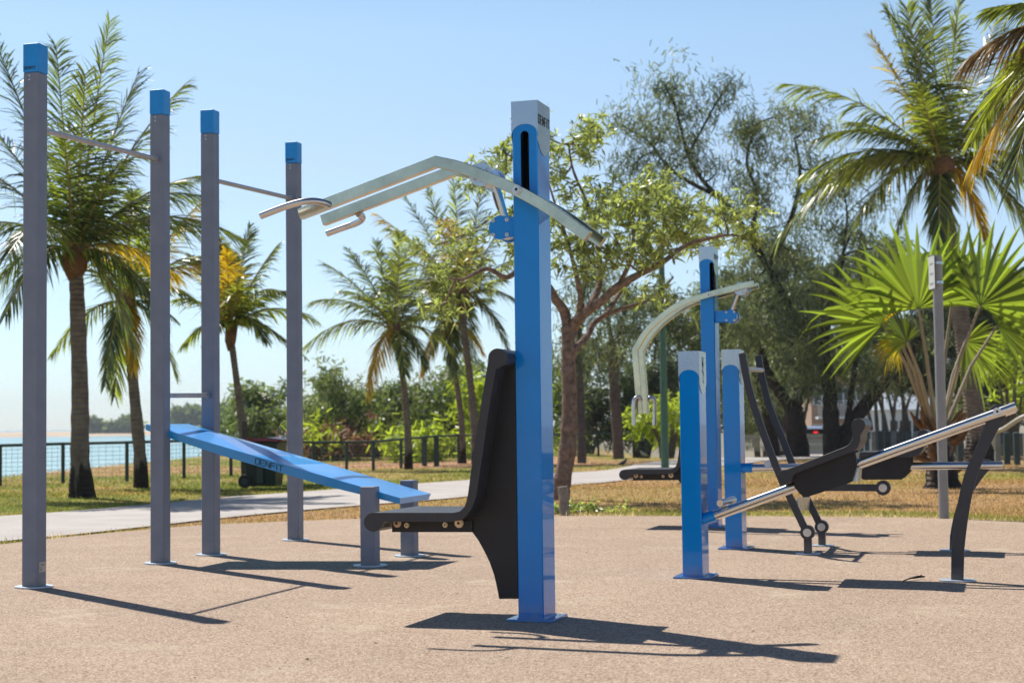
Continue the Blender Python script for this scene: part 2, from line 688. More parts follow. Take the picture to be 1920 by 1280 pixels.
# ================================================================== 1. pull-down machine (foreground)
fr = Frame(1019.7, 1165, 17.5, 972, 1042)
root1 = thing('fitness_machine', 'tall blue pull-down machine in the foreground with black seat and silver overhead arms',
              'fitness machine', fr.O, -fr.th, group='seated arm machines')
H1 = machine_post(fr, root1, (1007.5, 187.5), (975.7, 992.3, 246, 368))
hd = fr.D / 2
hw = fr.W / 2
# lettering on the right-hand side of the cap
lettering('DENFIT', -hd + 0.008, H1 - 0.104, fr.D - 0.018, 0.038,
          lambda a, b, n: (hw + 0.0035 + n, a, b), 0.0046).build('lettering', M['ink'], root1)
# seat and backrest: one bent board with a rolled front and a rolled top
SV = -0.23
seat_px = (arc(933, 671, 18, 170, 400, 16) +
           [(936, 689), (930, 691.5), (928.5, 698), (918, 757), (902, 869), (897.5, 900), (893, 930), (886, 950), (876, 965), (862, 975),
            (848, 977.5), (722, 977.5), (717, 981), (713.5, 989)] +
           arc(700, 978.5, 18, 35, 270, 14) +
           [(760, 960.5), (850, 960.5), (862, 958), (870, 951), (874.5, 940), (877.5, 925), (887, 852.5), (903.5, 748), (914.5, 682)])
seat_pts = fr.P(seat_px, SV)
mb = MB()
mb.prism(seat_pts, SV, SV + 0.56)
seat1 = mb.build('seat', M['hdpe'], root1, bevel=0.003, sharp=25)
# support panel and seat rail
sup = [(961, 672), (971, 1122), (935.5, 1122), (932.5, 1105), (927, 1080), (918.5, 1055), (908, 1033), (897, 1013), (884.5, 996), (868, 975),
       (880, 960), (890, 935), (897, 900), (902, 869), (918, 757), (928, 697), (936, 676)]
sp = fr.P(sup, -hd)
sp = [(min(u_, -hw - 0.001), w_) for u_, w_ in sp]
sp[0] = (-hw - 0.001, sp[0][1])
sp[1] = (-hw - 0.001, sp[1][1])
mb = MB()
mb.prism(sp, -hd, hd)
mb.build('support_panel', M['hdpe2'], root1, bevel=0.002)
rail = fr.P([(735, 976), (885, 976), (885, 997), (735, 997)], -hd - 0.012)
mb = MB()
mb.prism(rail, -hd - 0.012, -hd - 0.002)
mb.prism(rail, hd + 0.002, hd + 0.012)
mb.build('seat_rail', M['hdpe2'], root1, bevel=0.001)
for bx, by, br in ((745, 980, 8.5), (763, 984, 5.3), (835, 983.3, 5.3), (861, 980, 9)):
    a = fr.L(bx, by, -hd - 0.013)
    bolt(root1, a[0], -hd - 0.012, a[1], br / 410, m=M['brass'])

# swinging arms
AV = 0.132
def arms(fr, root, line_px, hw_, hv_, near_v, far_v, m):
    pts = fr.P(line_px, near_v)
    for v_ in (near_v, far_v):
        mb = MB()
        mb.bar(pts, hw_, hv_, v_)
        mb.build('arm', m, root, bevel=0.0025, sharp=20)
    return pts

curve = smoothpath([(819, 304), (862, 313.5), (905, 329.5), (963, 354), (1032, 392.5), (1103, 444)], 4)
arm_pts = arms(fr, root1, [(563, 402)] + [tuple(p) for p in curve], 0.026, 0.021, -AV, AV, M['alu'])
def pipe(fr, root, pts, r, name='handle', m=None, seg=18, n=6):
    mb = MB()
    P3 = [fr.L3(x, y, v_) for x, y, v_ in pts]
    mb.tube(smoothpath(P3, n), r, seg)
    return mb.build(name, m or M['steel'], root)
pipe(fr, root1, [(617, 385, -AV - 0.018), (606, 380, -AV - 0.05), (585, 377, -AV - 0.09), (560, 380, -AV - 0.12), (530, 389, -AV - 0.13), (489, 405, -AV - 0.13)], 0.0165)
pipe(fr, root1, [(672, 401, AV + 0.018), (679, 406, AV + 0.05), (677, 413, AV + 0.09), (664, 420, AV + 0.12), (646, 426, AV + 0.13), (613, 438, AV + 0.13)], 0.0165)
pv = fr.L(972, 357, -AV)
mb = MB()
mb.cyl_v(pv[0], pv[1], -AV - 0.02, AV + 0.02, 0.012, 16)
mb.build('axle', M['steel'], root1)
bolt(root1, pv[0], -AV - 0.0215, pv[1], 0.0225, m=M['steel'], deep=0.014)

def damper(fr, root, hub_px, low_px, tab_x, v0=-0.105, r=0.056, side=1):
    """pivot drum under the arms, link rod and the lower blue bracket with its drum"""
    a = fr.L(*hub_px, v0)
    mb = MB()
    mb.cyl_v(a[0], a[1], v0, v0 + 0.010, r, 36)
    mb.cyl_v(a[0], a[1], v0 + 0.010, -v0 - 0.010, r * 0.80, 36)
    mb.cyl_v(a[0], a[1], -v0 - 0.010, -v0, r, 36)
    d1 = mb.build('pivot_drum', M['galv'], root, bevel=0.0015)
    for ang in (35, 125, 215, 305):
        mbu = a[0] + 0.68 * r * math.cos(R(ang))
        mbw = a[1] + 0.68 * r * math.sin(R(ang))
        bolt(d1, mbu, v0, mbw, 0.0095, m=M['steel'], deep=0.008)
    b = fr.L(*low_px, v0)
    mb = MB()
    mb.tube([(a[0] + side * 0.03, 0, a[1]), (b[0] + side * 0.012, 0, b[1] + 0.02)], 0.017, 16)
    mb.build('link_rod', M['steel'], root)
    # blue bracket: disc with a tab back to the post
    post_u = -fr.W / 2 if side > 0 else fr.W / 2
    hh = 0.046
    pts = []
    for i in range(25):
        ang = R(60 + 240 * i / 24) if side > 0 else R(120 - 240 * i / 24)
        pts.append((b[0] + r * math.cos(ang), b[1] + r * math.sin(ang)))
    pts += [(post_u, b[1] - hh), (post_u, b[1] + hh)] if side > 0 else [(post_u, b[1] - hh), (post_u, b[1] + hh)]
    mb = MB()
    mb.prism(pts, v0 + 0.03, v0 + 0.042)
    br = mb.build('bracket', M['blue'], root, bevel=0.0015)
    mb = MB()
    mb.prism(pts, -v0 - 0.042, -v0 - 0.03)
    mb.build('bracket', M['blue'], root, bevel=0.0015)
    for du, dw in ((-0.6, 0.6), (0.6 * side if side > 0 else 0.6, 0.62), (-0.6, -0.6), (0.6, -0.62)):
        bolt(br, b[0] + du * r, v0 + 0.03, b[1] + dw * r, 0.0095, m=M['steel'], deep=0.008)
    mb = MB()
    mb.cyl_v(b[0], b[1], v0 + 0.043, -v0 - 0.043, r * 0.86, 36)
    mb.cyl_v(b[0], b[1], -v0 - 0.029, -v0 + 0.02, r * 0.96, 36)
    mb.build('lower_drum', M['galv'], root, bevel=0.0015)

damper(fr, root1, (901, 327), (934, 425), 963)

# ================================================================== 2. press machine of the same build, further back
fr2 = Frame(1347.3, 989, 17.5, 1323.5, 1359, dep=fr.D)
fr2.W = fr.W
c2 = ground(1347.3, 989)
fr2.O = c2 - fr2.u * (fr2.W / 2) + fr2.v * (fr2.D / 2)
root2 = thing('fitness_machine', 'second tall blue machine, behind the short posts, silver arms bent down to two hooked handles',
              'fitness machine', fr2.O, -fr2.th, group='seated arm machines')
H2 = machine_post(fr2, root2, (1346.5, 461), (1330, 1339, 492, 552))
for ch in list(root1.children):
    if ch.name.split('.')[0] in ('seat', 'support_panel', 'seat_rail') or (ch.name.startswith('bolt') and ch.data.materials[0] == M['brass']):
        c = ch.copy()
        COL.objects.link(c)
        c.parent = root2
lettering('DENFIT', -hd + 0.006, H2 - 0.104, fr.D - 0.014, 0.036,
          lambda a, b, n: (hw + 0.0035 + n, a, b), 0.0046).build('lettering', M['ink'], root2)
A2 = 0.125
c2l = [tuple(p) for p in smoothpath([(1191, 656), (1212, 622), (1243, 592), (1281, 567.5), (1322, 554.5), (1368, 542), (1414, 531)], 4)]
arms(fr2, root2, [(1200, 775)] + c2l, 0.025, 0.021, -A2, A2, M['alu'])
pipe(fr2, root2, [(1202, 750, -A2 - 0.02), (1198, 744, -A2 - 0.045), (1190, 748, -A2 - 0.065), (1188, 760, -A2 - 0.07), (1188.5, 797, -A2 - 0.07)], 0.017)
pipe(fr2, root2, [(1216, 750, A2 + 0.02), (1219, 744, A2 + 0.045), (1226, 748, A2 + 0.065), (1228, 760, A2 + 0.07), (1227, 797, A2 + 0.07)], 0.017)
p2 = fr2.L(1330, 553, -A2)
mb = MB()
mb.cyl_v(p2[0], p2[1], -A2 - 0.02, A2 + 0.02, 0.012, 16)
mb.build('axle', M['steel'], root2)
bolt(root2, p2[0], -A2 - 0.0215, p2[1], 0.02)
damper(fr2, root2, (1388, 541), (1368, 592), 1350, side=-1)


# ================================================================== 3. benches with sliding seats
def socket_rail(fr, root, x0, y0, x1, y1, v, r=0.026):
    a = fr.L3(x0, y0, v)
    b = fr.L3(x1, y1, v)
    mb = MB()
    mb.tube([a, b], r, 28)
    o = mb.build('rail', M['chrome'], root, bevel=0.001)
    d = (Vector(b) - Vector(a)).normalized()
    mb = MB()
    e = Vector((fr.W / 2 - 0.005, v, a[2] - (a[0] - fr.W / 2) * d.z / d.x))
    mb.tube([e, Vector(a) + d * 0.015], r * 1.22, 24)
    mb.build('rail_socket', M['blue'], root, bevel=0.001)
    return a, b


# ---- bench A (nearer): rails climb to the right
fa = Frame(1317.5, 1084.5, 17, 1280, 1330.5, dep=0.215)
rootA = thing('sliding_bench', 'nearer short blue bench post with polished rails climbing to a curved black leg',
              'fitness bench', fa.O, -fa.th, group='sliding seat benches')
HA = machine_post(fa, rootA, (1310, 657.5), plate_mat=M['blue'])
lettering('DENFIT', 0, 0, 0.15, 0.034, lambda a, b, n: (fa.W / 2 + 0.0035 + n, -0.017 + b, HA - 0.035 - a), 0.0045).build('lettering', M['ink'], rootA)
socket_rail(fa, rootA, 1336, 967, 1905, 761, -0.062)
socket_rail(fa, rootA, 1341, 967.5, 1903, 765, 0.062)
legpx = [(1783, 1087), (1783.5, 1035), (1788.5, 989), (1796.4, 938), (1808.8, 887), (1826.4, 846), (1847, 795), (1855, 770), (1863, 760), (1873, 759), (1882, 766),
         (1886, 779), (1865.6, 816), (1847, 855), (1833, 890), (1821.8, 933), (1813.4, 984), (1808, 1030), (1806.5, 1088)]
legpx = [legpx[0]] + [tuple(p) for p in smoothpath(legpx[1:-1], 3)] + [legpx[-1]]
lp = fa.P(legpx, -0.03)
cb = (lp[0][0] + lp[-1][0]) / 2
lz = min(lp[0][1], lp[-1][1])
lp = [(u_, w_ - lz if i in (0, len(lp) - 1) else w_) for i, (u_, w_) in enumerate(lp)]
lp[0] = (lp[0][0], 0.002)
lp[-1] = (lp[-1][0], 0.002)
mb = MB()
mb.prism(lp, -0.03, 0.03)
mb.build('leg', M['dark'], rootA, bevel=0.003, sharp=25)
mb = MB()
mb.prism([(cb + 0.10 * math.cos(t), 0.075 * math.sin(t)) for t in np.linspace(0, 2 * math.pi, 24, endpoint=False)], 0.0012, 0.010, axis='w')
mb.build('base_plate', M['plate'], rootA, bevel=0.0015)
a = fa.L(1870, 771, -0.088)
bolt(rootA, a[0], -0.086, a[1], 0.022, deep=0.01)
# bumper roller near the post
a = fa.L3(1350, 943, -0.11)
b = fa.L3(1377, 938, 0.04)
mb = MB()
mb.tube([a, (a[0] + 0.045, 0.09, a[2] + 0.012)], 0.021, 20)
mb.build('roller', M['steel'], rootA, bevel=0.001)
mb = MB()
mb.tube([fa.L3(1362, 950, -0.05), fa.L3(1368, 957, -0.05)], 0.012, 12)
mb.build('roller_bracket', M['steel'], rootA)


def sled(fr, root, strip_px, panel_px, v0, v1, pv0, pv1):
    s_ = MB()
    s_.prism(fr.P(strip_px, v0), v0, v1)
    st = s_.build('seat', M['hdpe'], root, bevel=0.003, sharp=25)
    p_ = MB()
    p_.prism(fr.P(panel_px, pv0), pv0, pv0 + 0.012)
    p_.build('side_panel', M['hdpe2'], root, bevel=0.0015)
    p_ = MB()
    p_.prism(fr.P(panel_px, pv0), pv1 - 0.012, pv1)
    p_.build('side_panel', M['hdpe2'], root, bevel=0.0015)
    return st


stripA = (arc(1472.5, 893.5, 14, 60, 250, 12) + [(1476, 879.5), (1530, 858.5), (1584, 837.5), (1593, 832), (1598, 824), (1598.5, 812)] +
          arc(1609.5, 797, 13, 170, 395, 14) +
          [(1617, 809), (1613.5, 815), (1613, 826), (1608, 838), (1601, 845), (1596, 848), (1540, 869), (1490, 888), (1486.5, 892), (1485, 900)])
panelA = [(1487, 889), (1540, 868), (1600, 846), (1604, 852), (1607, 870.5), (1598, 901.5), (1590, 906), (1533.5, 925), (1511, 931.5), (1500, 926), (1489, 912)]
sled(fa, rootA, stripA, panelA, -0.22, 0.24, -0.15, 0.16)
# roller bracket plates between panel and rails
for (bx, by, bw, bh) in ((1601, 856, 5.5, 8), (1606, 889, 5, 13)):
    a = fa.P([(bx - bw, by - bh), (bx + bw, by - bh), (bx + bw - 2, by + bh), (bx - bw - 2, by + bh)], -0.10)
    mb = MB()
    mb.prism(a, -0.10, 0.10)
    mb.build('carriage_plate', M['galv'], rootA, bevel=0.001)

# ---- bench B (further): level rails, lever frame with a cross bar
fb = Frame(1392, 1030, 17, 1360.5, 1402.5, dep=0.215)
rootB = thing('sliding_bench', 'further short blue bench post with level rails and a tall black lever frame',
              'fitness bench', fb.O, -fb.th, group='sliding seat benches')
HB = machine_post(fb, rootB, (1385, 654.5), plate_mat=M['blue'])
socket_rail(fb, rootB, 1407, 877, 1880, 871.5, -0.062)
socket_rail(fb, rootB, 1409, 876, 1877, 871.5, 0.062)
stripB = ([(1612, 862), (1607, 858), (1606, 850), (1610, 847), (1700, 845.5), (1712, 842), (1719, 836), (1722, 828)] +
          arc(1731, 816, 11, 160, 390, 12) + [(1735, 830), (1731, 842), (1724, 851), (1712, 857), (1622, 858)])
panelB = [(1614, 857), (1708, 855.5), (1707, 883), (1691, 898.5), (1618, 899), (1611, 890)]
sled(fb, rootB, stripB, panelB, -0.22, 0.24, -0.15, 0.16)
# curved leg, the same shape as the nearer one
gl = fb.loc(ground(1790, 1031))
ref = [(u_ - cb, w_) for u_, w_ in lp]
top_a = max(w_ for _, w_ in ref)
want = fb.L(1862, 869, 0)[1] + 0.03
lpb = [(gl[0] + u_ * 0.95, w_ * want / top_a) for u_, w_ in ref]
mb = MB()
mb.prism(lpb, -0.03, 0.03)
mb.build('leg', M['dark'], rootB, bevel=0.003, sharp=25)
mb = MB()
mb.prism([(gl[0] + 0.10 * math.cos(t), 0.075 * math.sin(t)) for t in np.linspace(0, 2 * math.pi, 24, endpoint=False)], 0.0012, 0.010, axis='w')
mb.build('base_plate', M['plate'], rootB, bevel=0.0015)
# lever frame
n0 = fb.loc(ground(1514.5, 1038.5))
n1 = fb.loc(ground(1540, 1023))
vn, vf = n0[1], n1[1]
for v_, pts, ctr, bx in ((vn, [(1391.5, 662), (1404, 727), (1428, 803), (1463, 893), (1478, 925), (1509, 990)], (1513.5, 998), n0),
                         (vf, [(1422, 666), (1428, 703), (1443, 762), (1467, 822), (1485, 868), (1503, 912), (1536, 980)], (1540, 987.5), n1)):
    line = fb.P([tuple(p) for p in smoothpath(pts, 4)], v_)
    mb = MB()
    mb.bar(line, 0.024, 0.014, v_)
    mb.build('lever', M['dark'], rootB, bevel=0.002, sharp=20)
    c_ = fb.L(*ctr, v_ - 0.03)
    mb = MB()
    mb.cyl_v(c_[0], c_[1], v_ - 0.03, v_ + 0.03, 0.048, 32)
    mb.cyl_v(c_[0], c_[1], v_ - 0.034, v_ - 0.029, 0.028, 28, 1)
    mb.cyl_v(c_[0], c_[1], v_ - 0.040, v_ - 0.033, 0.010, 14, 1)
    mb.build('joint', [M['dark'], M['steel']], rootB, bevel=0.0015)
    mb = MB()
    mb.box(c_[0] - 0.025, c_[0] + 0.025, v_ - 0.024, v_ + 0.024, 0.004, c_[1] - 0.035)
    mb.build('stub_leg', M['dark'], rootB, bevel=0.002)
    mb = MB()
    mb.prism([(c_[0] + 0.085 * math.cos(t), v_ + 0.07 * math.sin(t)) for t in np.linspace(0, 2 * math.pi, 24, endpoint=False)], 0.0012, 0.009, axis='w')
    mb.build('base_plate', M['plate'], rootB, bevel=0.001)
a = fb.L(1402, 692, vn)
b = fb.L(1429, 694, vf)
mb = MB()
mb.tube([(a[0], vn, a[1]), (b[0], vf, b[1])], 0.017, 18)
mb.build('cross_bar', M['bar'], rootB)
a = fb.L(1494, 945, vn + 0.02)
b = fb.L(1520, 943, vf - 0.02)
mb = MB()
mb.prism([(vn + 0.012, a[1] - 0.045), (vf - 0.012, b[1] - 0.045), (vf - 0.012, b[1] + 0.045), (vn + 0.012, a[1] + 0.045)], a[0] + 0.005, a[0] + 0.012, axis='u')
mb.build('cross_plate', M['galv'], rootB, bevel=0.0015)
# link bar from lever to sled
jc = fb.L(1656, 914, -0.14)
k0 = fb.L(1490, 913, -0.14)
mb = MB()
mb.bar([k0, jc], 0.024, 0.014, -0.14)
mb.build('link_bar', M['dark'], rootB, bevel=0.002)
mb = MB()
mb.cyl_v(jc[0], jc[1], -0.175, -0.105, 0.050, 32)
mb.cyl_v(jc[0], jc[1], -0.179, -0.174, 0.028, 28, 1)
mb.cyl_v(jc[0], jc[1], -0.185, -0.178, 0.010, 14, 1)
mb.build('joint', [M['dark'], M['steel']], rootB, bevel=0.0015)
a = fb.L(1440, 869, -0.10)
mb = MB()
mb.cyl_v(a[0], a[1], -0.13, 0.13, 0.024, 24)
mb.build('roller', M['steel'], rootB)

# ================================================================== 4. pull-up frame: four grey posts and bars
G0 = ground(69.3, 1102.6)
TH = R(15.5)
gu = Vector((math.cos(TH), -math.sin(TH), 0))
gv = Vector((math.sin(TH), math.cos(TH), 0))
PW = 0.100
posts = [((69.3, 1102.6), (69.4, 80.3)), ((307, 1057.5), (303.5, 167)), ((402, 1041.3), (397.3, 204.8)), ((560.5, 1013.3), (559, 265.3))]
rootG = thing('pull_up_frame', 'row of four tall grey steel posts with blue tops joined by horizontal bars', 'pull-up frame', G0, -TH)


def gloc(p):
    q = Vector(p) - G0
    return (q.dot(gu), q.dot(gv), q.z)


class GF:      # plane helper in the frame of the grey posts
    def __init__(s, O):
        s.O = O

    def L(s, px, py, v):
        d = ray(px, py)
        t = (v - (CP - s.O).dot(gv)) / d.dot(gv)
        p = CP + d * t - s.O
        return (p.dot(gu), p.z)

    def L3(s, px, py, v):
        a_ = s.L(px, py, v)
        return (a_[0], v, a_[1])


gf = GF(G0)
corners = []
for i, (bp_, tp_) in enumerate(posts):
    c = gloc(ground(*bp_))
    d_ = ray(*tp_)
    g = ground(*bp_)
    Htop = CAMH + d_.z / d_.y * g.y
    corners.append((c[0], c[1], Htop))
for i, (cu, cv, Ht) in enumerate(corners):
    x0, x1, y0, y1 = cu - PW, cu, cv, cv + PW
    mb = MB()
    mb.box(x0, x1, y0, y1, 0, Ht - 0.168)
    po = mb.build('post', M['grey'], rootG, bevel=0.008, seg=3)
    mb = MB()
    mb.box(x0 - 0.0015, x1 + 0.0015, y0 - 0.0015, y1 + 0.0015, Ht - 0.168, Ht)
    cp_ = mb.build('cap', M['bluecap'], po, bevel=0.006, seg=3)
    if i in (0, 3):
        lettering('DENFIT', x0 + 0.008, Ht - 0.150, 0.074, 0.014, lambda a_, b_, n_: (a_, y0 - 0.0015 - n_, b_), 0.0030).build('lettering', M['ink'], cp_)
    for dz in (0.188, 0.212):
        mb = MB()
        mb.cyl_v(x0 + 0.042, Ht - dz, y0 - 0.003, y0 + 0.001, 0.0055, 14)
        mb.build('screw', M['steel'], po)
    cxm, cym = (x0 + x1) / 2, (y0 + y1) / 2
    mb = MB()
    mb.prism([(cxm + 0.11 * math.cos(t), cym + 0.10 * math.sin(t)) for t in np.linspace(0, 2 * math.pi, 28, endpoint=False)], 0.0012, 0.010, axis='w')
    mb.build('base_plate', M['plate'], po, bevel=0.001)
    if i == 0:
        mb = MB()
        mb.box(x1 + 0.0004, x1 + 0.0018, y0 + 0.022, y0 + 0.088, 0.088, 0.145)
        st = mb.build('sticker', M['label'], po)
        mb = MB()
        for q, (a0, a1, z) in enumerate(((0.034, 0.076, 0.132), (0.034, 0.070, 0.124), (0.030, 0.050, 0.112), (0.030, 0.046, 0.104), (0.030, 0.052, 0.096))):
            mb.box(x1 + 0.0018, x1 + 0.0023, y0 + a0, y0 + a1, z, z + 0.0028)
        mb.build('small_print', M['ink'], st)


def gbar(i, j, px_a, px_b, name='pull_up_bar', r=0.0165):
    ua, va, _ = corners[i]
    ub, vb, _ = corners[j]
    za = gf.L(*px_a, va + PW)[1]
    zb = gf.L(*px_b, vb)[1]
    z = (za + zb) / 2
    A = (ua - PW / 2, va + PW - 0.002, za)
    B = (ub - PW / 2, vb + 0.002, zb)
    mb = MB()
    mb.tube([A, B], r, 24)
    o = mb.build(name, M['bar'], rootG)
    for p_, s_ in ((A, 1), (B, -1)):
        mb = MB()
        mb.tube([(p_[0], p_[1], p_[2]), (p_[0], p_[1] + s_ * 0.012, p_[2])], r * 1.35, 24)
        mb.build('collar', M['bar'], o)


gbar(0, 1, (88, 242), (290, 299))
gbar(2, 3, (410, 337), (546, 372))
gbar(1, 2, (320, 741), (384, 741), name='low_bar')

# ---- sit-up board with its two short legs
s1 = gloc(ground(703, 1062.3))
s2 = gloc(ground(776.5, 1043.5))
bvn, bvf = corners[1][1] + PW + 0.03, corners[2][1] - 0.03
bvn = max(bvn, s1[1] + PW - 0.02)
rootS = thing('sit_up_board', 'sloping blue sit-up board resting on two short grey legs', 'exercise board', G0 + gu * s1[0] + gv * s1[1], -TH)
rel = (s1[0], s1[1])
for (cx_, cy_, _), topy, topx in ((s1, 912, 703), (s2, 900, 776)):
    ht = gf.L(topx, topy, cy_)[1]
    mb = MB()
    mb.box(cx_ - PW - rel[0], cx_ - rel[0], cy_ - rel[1], cy_ + PW - rel[1], 0, ht)
    lg = mb.build('leg', M['grey'], rootS, bevel=0.007, seg=3)
    mb = MB()
    ccx, ccy = cx_ - PW / 2 - rel[0], cy_ + PW / 2 - rel[1]
    mb.prism([(ccx + 0.11 * math.cos(t), ccy + 0.10 * math.sin(t)) for t in np.linspace(0, 2 * math.pi, 28, endpoint=False)], 0.0012, 0.010, axis='w')
    mb.build('base_plate', M['plate'], lg, bevel=0.001)
bvn2, bvf2 = s1[1] + PW * 0.5, s2[1] + 0.02
# board profile seen from the near edge
Ltop = gf.L(275, 789, bvn2)
Lbot = gf.L(272, 800, bvn2)
Rtop = gf.L(752, 927, bvn2)
Rbot = gf.L(747, 941, bvn2)
ang = math.atan2(Rtop[1] - Ltop[1], Rtop[0] - Ltop[0])
Lb = math.hypot(Rtop[0] - Ltop[0], Rtop[1] - Ltop[1])
du, dw = math.cos(ang), math.sin(ang)
Wb = (bvf2 - bvn2) * 0.84
TT = 0.062


def bp(s_, t_, n_):
    """board coordinates: s along, t across (0..1), n below the top"""
    return (Ltop[0] + du * s_ + dw * n_ - rel[0], bvn2 + t_ * Wb - rel[1], Ltop[1] + dw * s_ - du * n_)


def tsh(s_):      # thin at both ends
    e = min(s_, Lb - s_)
    return 0.040 + (TT - 0.040) * min(1, e / (0.28 * Lb))


mb = MB()
ss = [0, 0.045 * Lb, 0.30 * Lb, 0.5 * Lb, 0.72 * Lb, Lb]
near_t = [bp(s_, 0.04, 0.010) for s_ in ss]
far_t = [bp(s_, 0.96, 0.010) for s_ in ss]
near_e = [bp(s_, 0, 0.022) for s_ in ss]
far_e = [bp(s_, 1, 0.022) for s_ in ss]
near_b = [bp(s_, 0.03, 0.022 + tsh(s_)) for s_ in ss]
far_b = [bp(s_, 0.97, 0.022 + tsh(s_)) for s_ in ss]
n = len(ss)
vs = near_e + far_e + near_b + far_b
for i in range(n - 1):
    mb.add([near_e[i], near_e[i + 1], near_b[i + 1], near_b[i]], [(0, 1, 2, 3)])
    mb.add([far_e[i], far_e[i + 1], far_b[i + 1], far_b[i]], [(0, 1, 2, 3)])
    mb.add([near_b[i], near_b[i + 1], far_b[i + 1], far_b[i]], [(0, 1, 2, 3)])
mb.add([near_e[0], near_b[0], far_b[0], far_e[0]], [(0, 1, 2, 3)])
mb.add([near_e[-1], near_b[-1], far_b[-1], far_e[-1]], [(0, 1, 2, 3)])
# faceted top, sky reflection painted per facet
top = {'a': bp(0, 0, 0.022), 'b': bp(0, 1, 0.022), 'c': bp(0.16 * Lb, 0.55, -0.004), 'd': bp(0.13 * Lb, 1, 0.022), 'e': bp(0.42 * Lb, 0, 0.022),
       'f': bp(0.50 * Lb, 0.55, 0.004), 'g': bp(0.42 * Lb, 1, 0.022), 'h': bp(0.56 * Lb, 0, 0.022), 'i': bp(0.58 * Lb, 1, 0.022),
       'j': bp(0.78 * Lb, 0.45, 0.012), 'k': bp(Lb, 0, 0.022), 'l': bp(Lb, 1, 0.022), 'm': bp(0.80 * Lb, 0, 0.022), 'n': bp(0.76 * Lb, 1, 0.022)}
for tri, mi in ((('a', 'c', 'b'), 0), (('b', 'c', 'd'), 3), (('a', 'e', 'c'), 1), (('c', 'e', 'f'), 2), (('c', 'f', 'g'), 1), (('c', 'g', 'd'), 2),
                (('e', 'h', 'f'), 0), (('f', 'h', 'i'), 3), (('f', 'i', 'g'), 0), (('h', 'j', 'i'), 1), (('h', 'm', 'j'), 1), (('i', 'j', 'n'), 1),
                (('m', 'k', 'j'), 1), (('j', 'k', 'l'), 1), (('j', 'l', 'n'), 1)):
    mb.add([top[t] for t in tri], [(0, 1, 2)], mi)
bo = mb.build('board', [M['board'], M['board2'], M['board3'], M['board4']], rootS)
sA = Lb * 0.445
def letfn(a_, b_, n_):
    p_ = Vector(bp(sA + a_, 0, 0.022 + 0.050 - b_))
    return (p_.x, p_.y - 0.0005 - n_ + (0.050 - b_) * 0.03 * Wb / 0.062 - 0.0012, p_.z)
lettering('DENFIT', 0, 0, 0.20, 0.036, letfn, 0.004).build('lettering', M['ink'], bo)

# ================================================================== 5. ground
def edge_curve(pts, n=8):
    return [tuple(p) for p in smoothpath([tuple(ground(*p)) for p in pts], n)]


# far edge of the rubber surface, as seen from left to right
SOFT_EDGE = edge_curve([(-900, 1120), (-400, 1062), (0, 1020), (120, 1007), (260, 993), (400, 983), (560, 976), (700, 971.5), (860, 968), (1040, 966.5),
                        (1240, 967), (1480, 968), (1700, 970), (1900, 977), (2200, 992), (2700, 1030)], 10)
sx = np.array([p[0] for p in SOFT_EDGE])
sy = np.array([p[1] for p in SOFT_EDGE])


def soft_y(x):
    return np.interp(x, sx, sy)


PATH_NEAR = edge_curve([(-700, 1085), (-300, 1044), (0, 1013), (130, 1001), (270, 986), (420, 969), (560, 955.5), (700, 944), (860, 931), (1040, 911), (1180, 898), (1300, 880), (1400, 867), (1500, 859), (1700, 853)], 8)
PATH_FAR = edge_curve([(-700, 1008), (-300, 985), (0, 966), (130, 957), (270, 945), (420, 931), (560, 921), (700, 911), (860, 900), (1040, 886.5), (1140, 880), (1210, 867), (1290, 859), (1400, 857), (1500, 852), (1700, 847)], 8)
pnx = np.array([p[0] for p in PATH_NEAR]); pny = np.array([p[1] for p in PATH_NEAR])
pfx = np.array([p[0] for p in PATH_FAR]); pfy = np.array([p[1] for p in PATH_FAR])
# shore edge of the lawn (seen from the left), then inland
SHORE = [tuple(ground(*p)) for p in [(-1500, 930), (-500, 914), (0, 902), (120, 897), (240, 889), (340, 881), (400, 872), (436, 864), (470, 852), (520, 838)]]
shx = np.array([p[0] for p in SHORE]); shy = np.array([p[1] for p in SHORE])


def shore_y(x):
    return np.interp(x, shx, shy, left=shy[0], right=1e4)


def ground_h(x, y):
    """the park is level; it falls away behind the far path and at the beach"""
    x = np.asarray(x, float); y = np.asarray(y, float)
    t = np.clip((y - 37) / 18, 0, 1)
    h = -1.15 * t * t * (3 - 2 * t) * np.clip((x - 2) / 8, 0, 1)
    d = y - shore_y(x)
    s_ = np.clip(d / 3.0, 0, 1)
    return h - 0.02 - 2.2 * s_ * s_ * (3 - 2 * s_)


def vnoise(x, y, sc, seed=0):
    """cheap smooth value noise"""
    x = np.asarray(x, float) * sc + 100.3; y = np.asarray(y, float) * sc + 57.7
    xi = np.floor(x).astype(int); yi = np.floor(y).astype(int)
    fx = x - xi; fy = y - yi
    fx = fx * fx * (3 - 2 * fx); fy = fy * fy * (3 - 2 * fy)
    def hh(a, b):
        v = np.sin(a * 127.1 + b * 311.7 + seed * 74.7) * 43758.5453
        return v - np.floor(v)
    return (hh(xi, yi) * (1 - fx) + hh(xi + 1, yi) * fx) * (1 - fy) + (hh(xi, yi + 1) * (1 - fx) + hh(xi + 1, yi + 1) * fx) * fy


def fbm(x, y, sc, seed=0):
    return (vnoise(x, y, sc, seed) + 0.5 * vnoise(x, y, sc * 2.1, seed + 1) + 0.25 * vnoise(x, y, sc * 4.3, seed + 2)) / 1.75


GREEN = np.array((0.200, 0.225, 0.035))
OLIVE = np.array((0.350, 0.300, 0.085))
STRAW = np.array((0.46, 0.295, 0.150))
DIRT = np.array((0.52, 0.31, 0.19))
SAND = np.array((0.62, 0.50, 0.34))


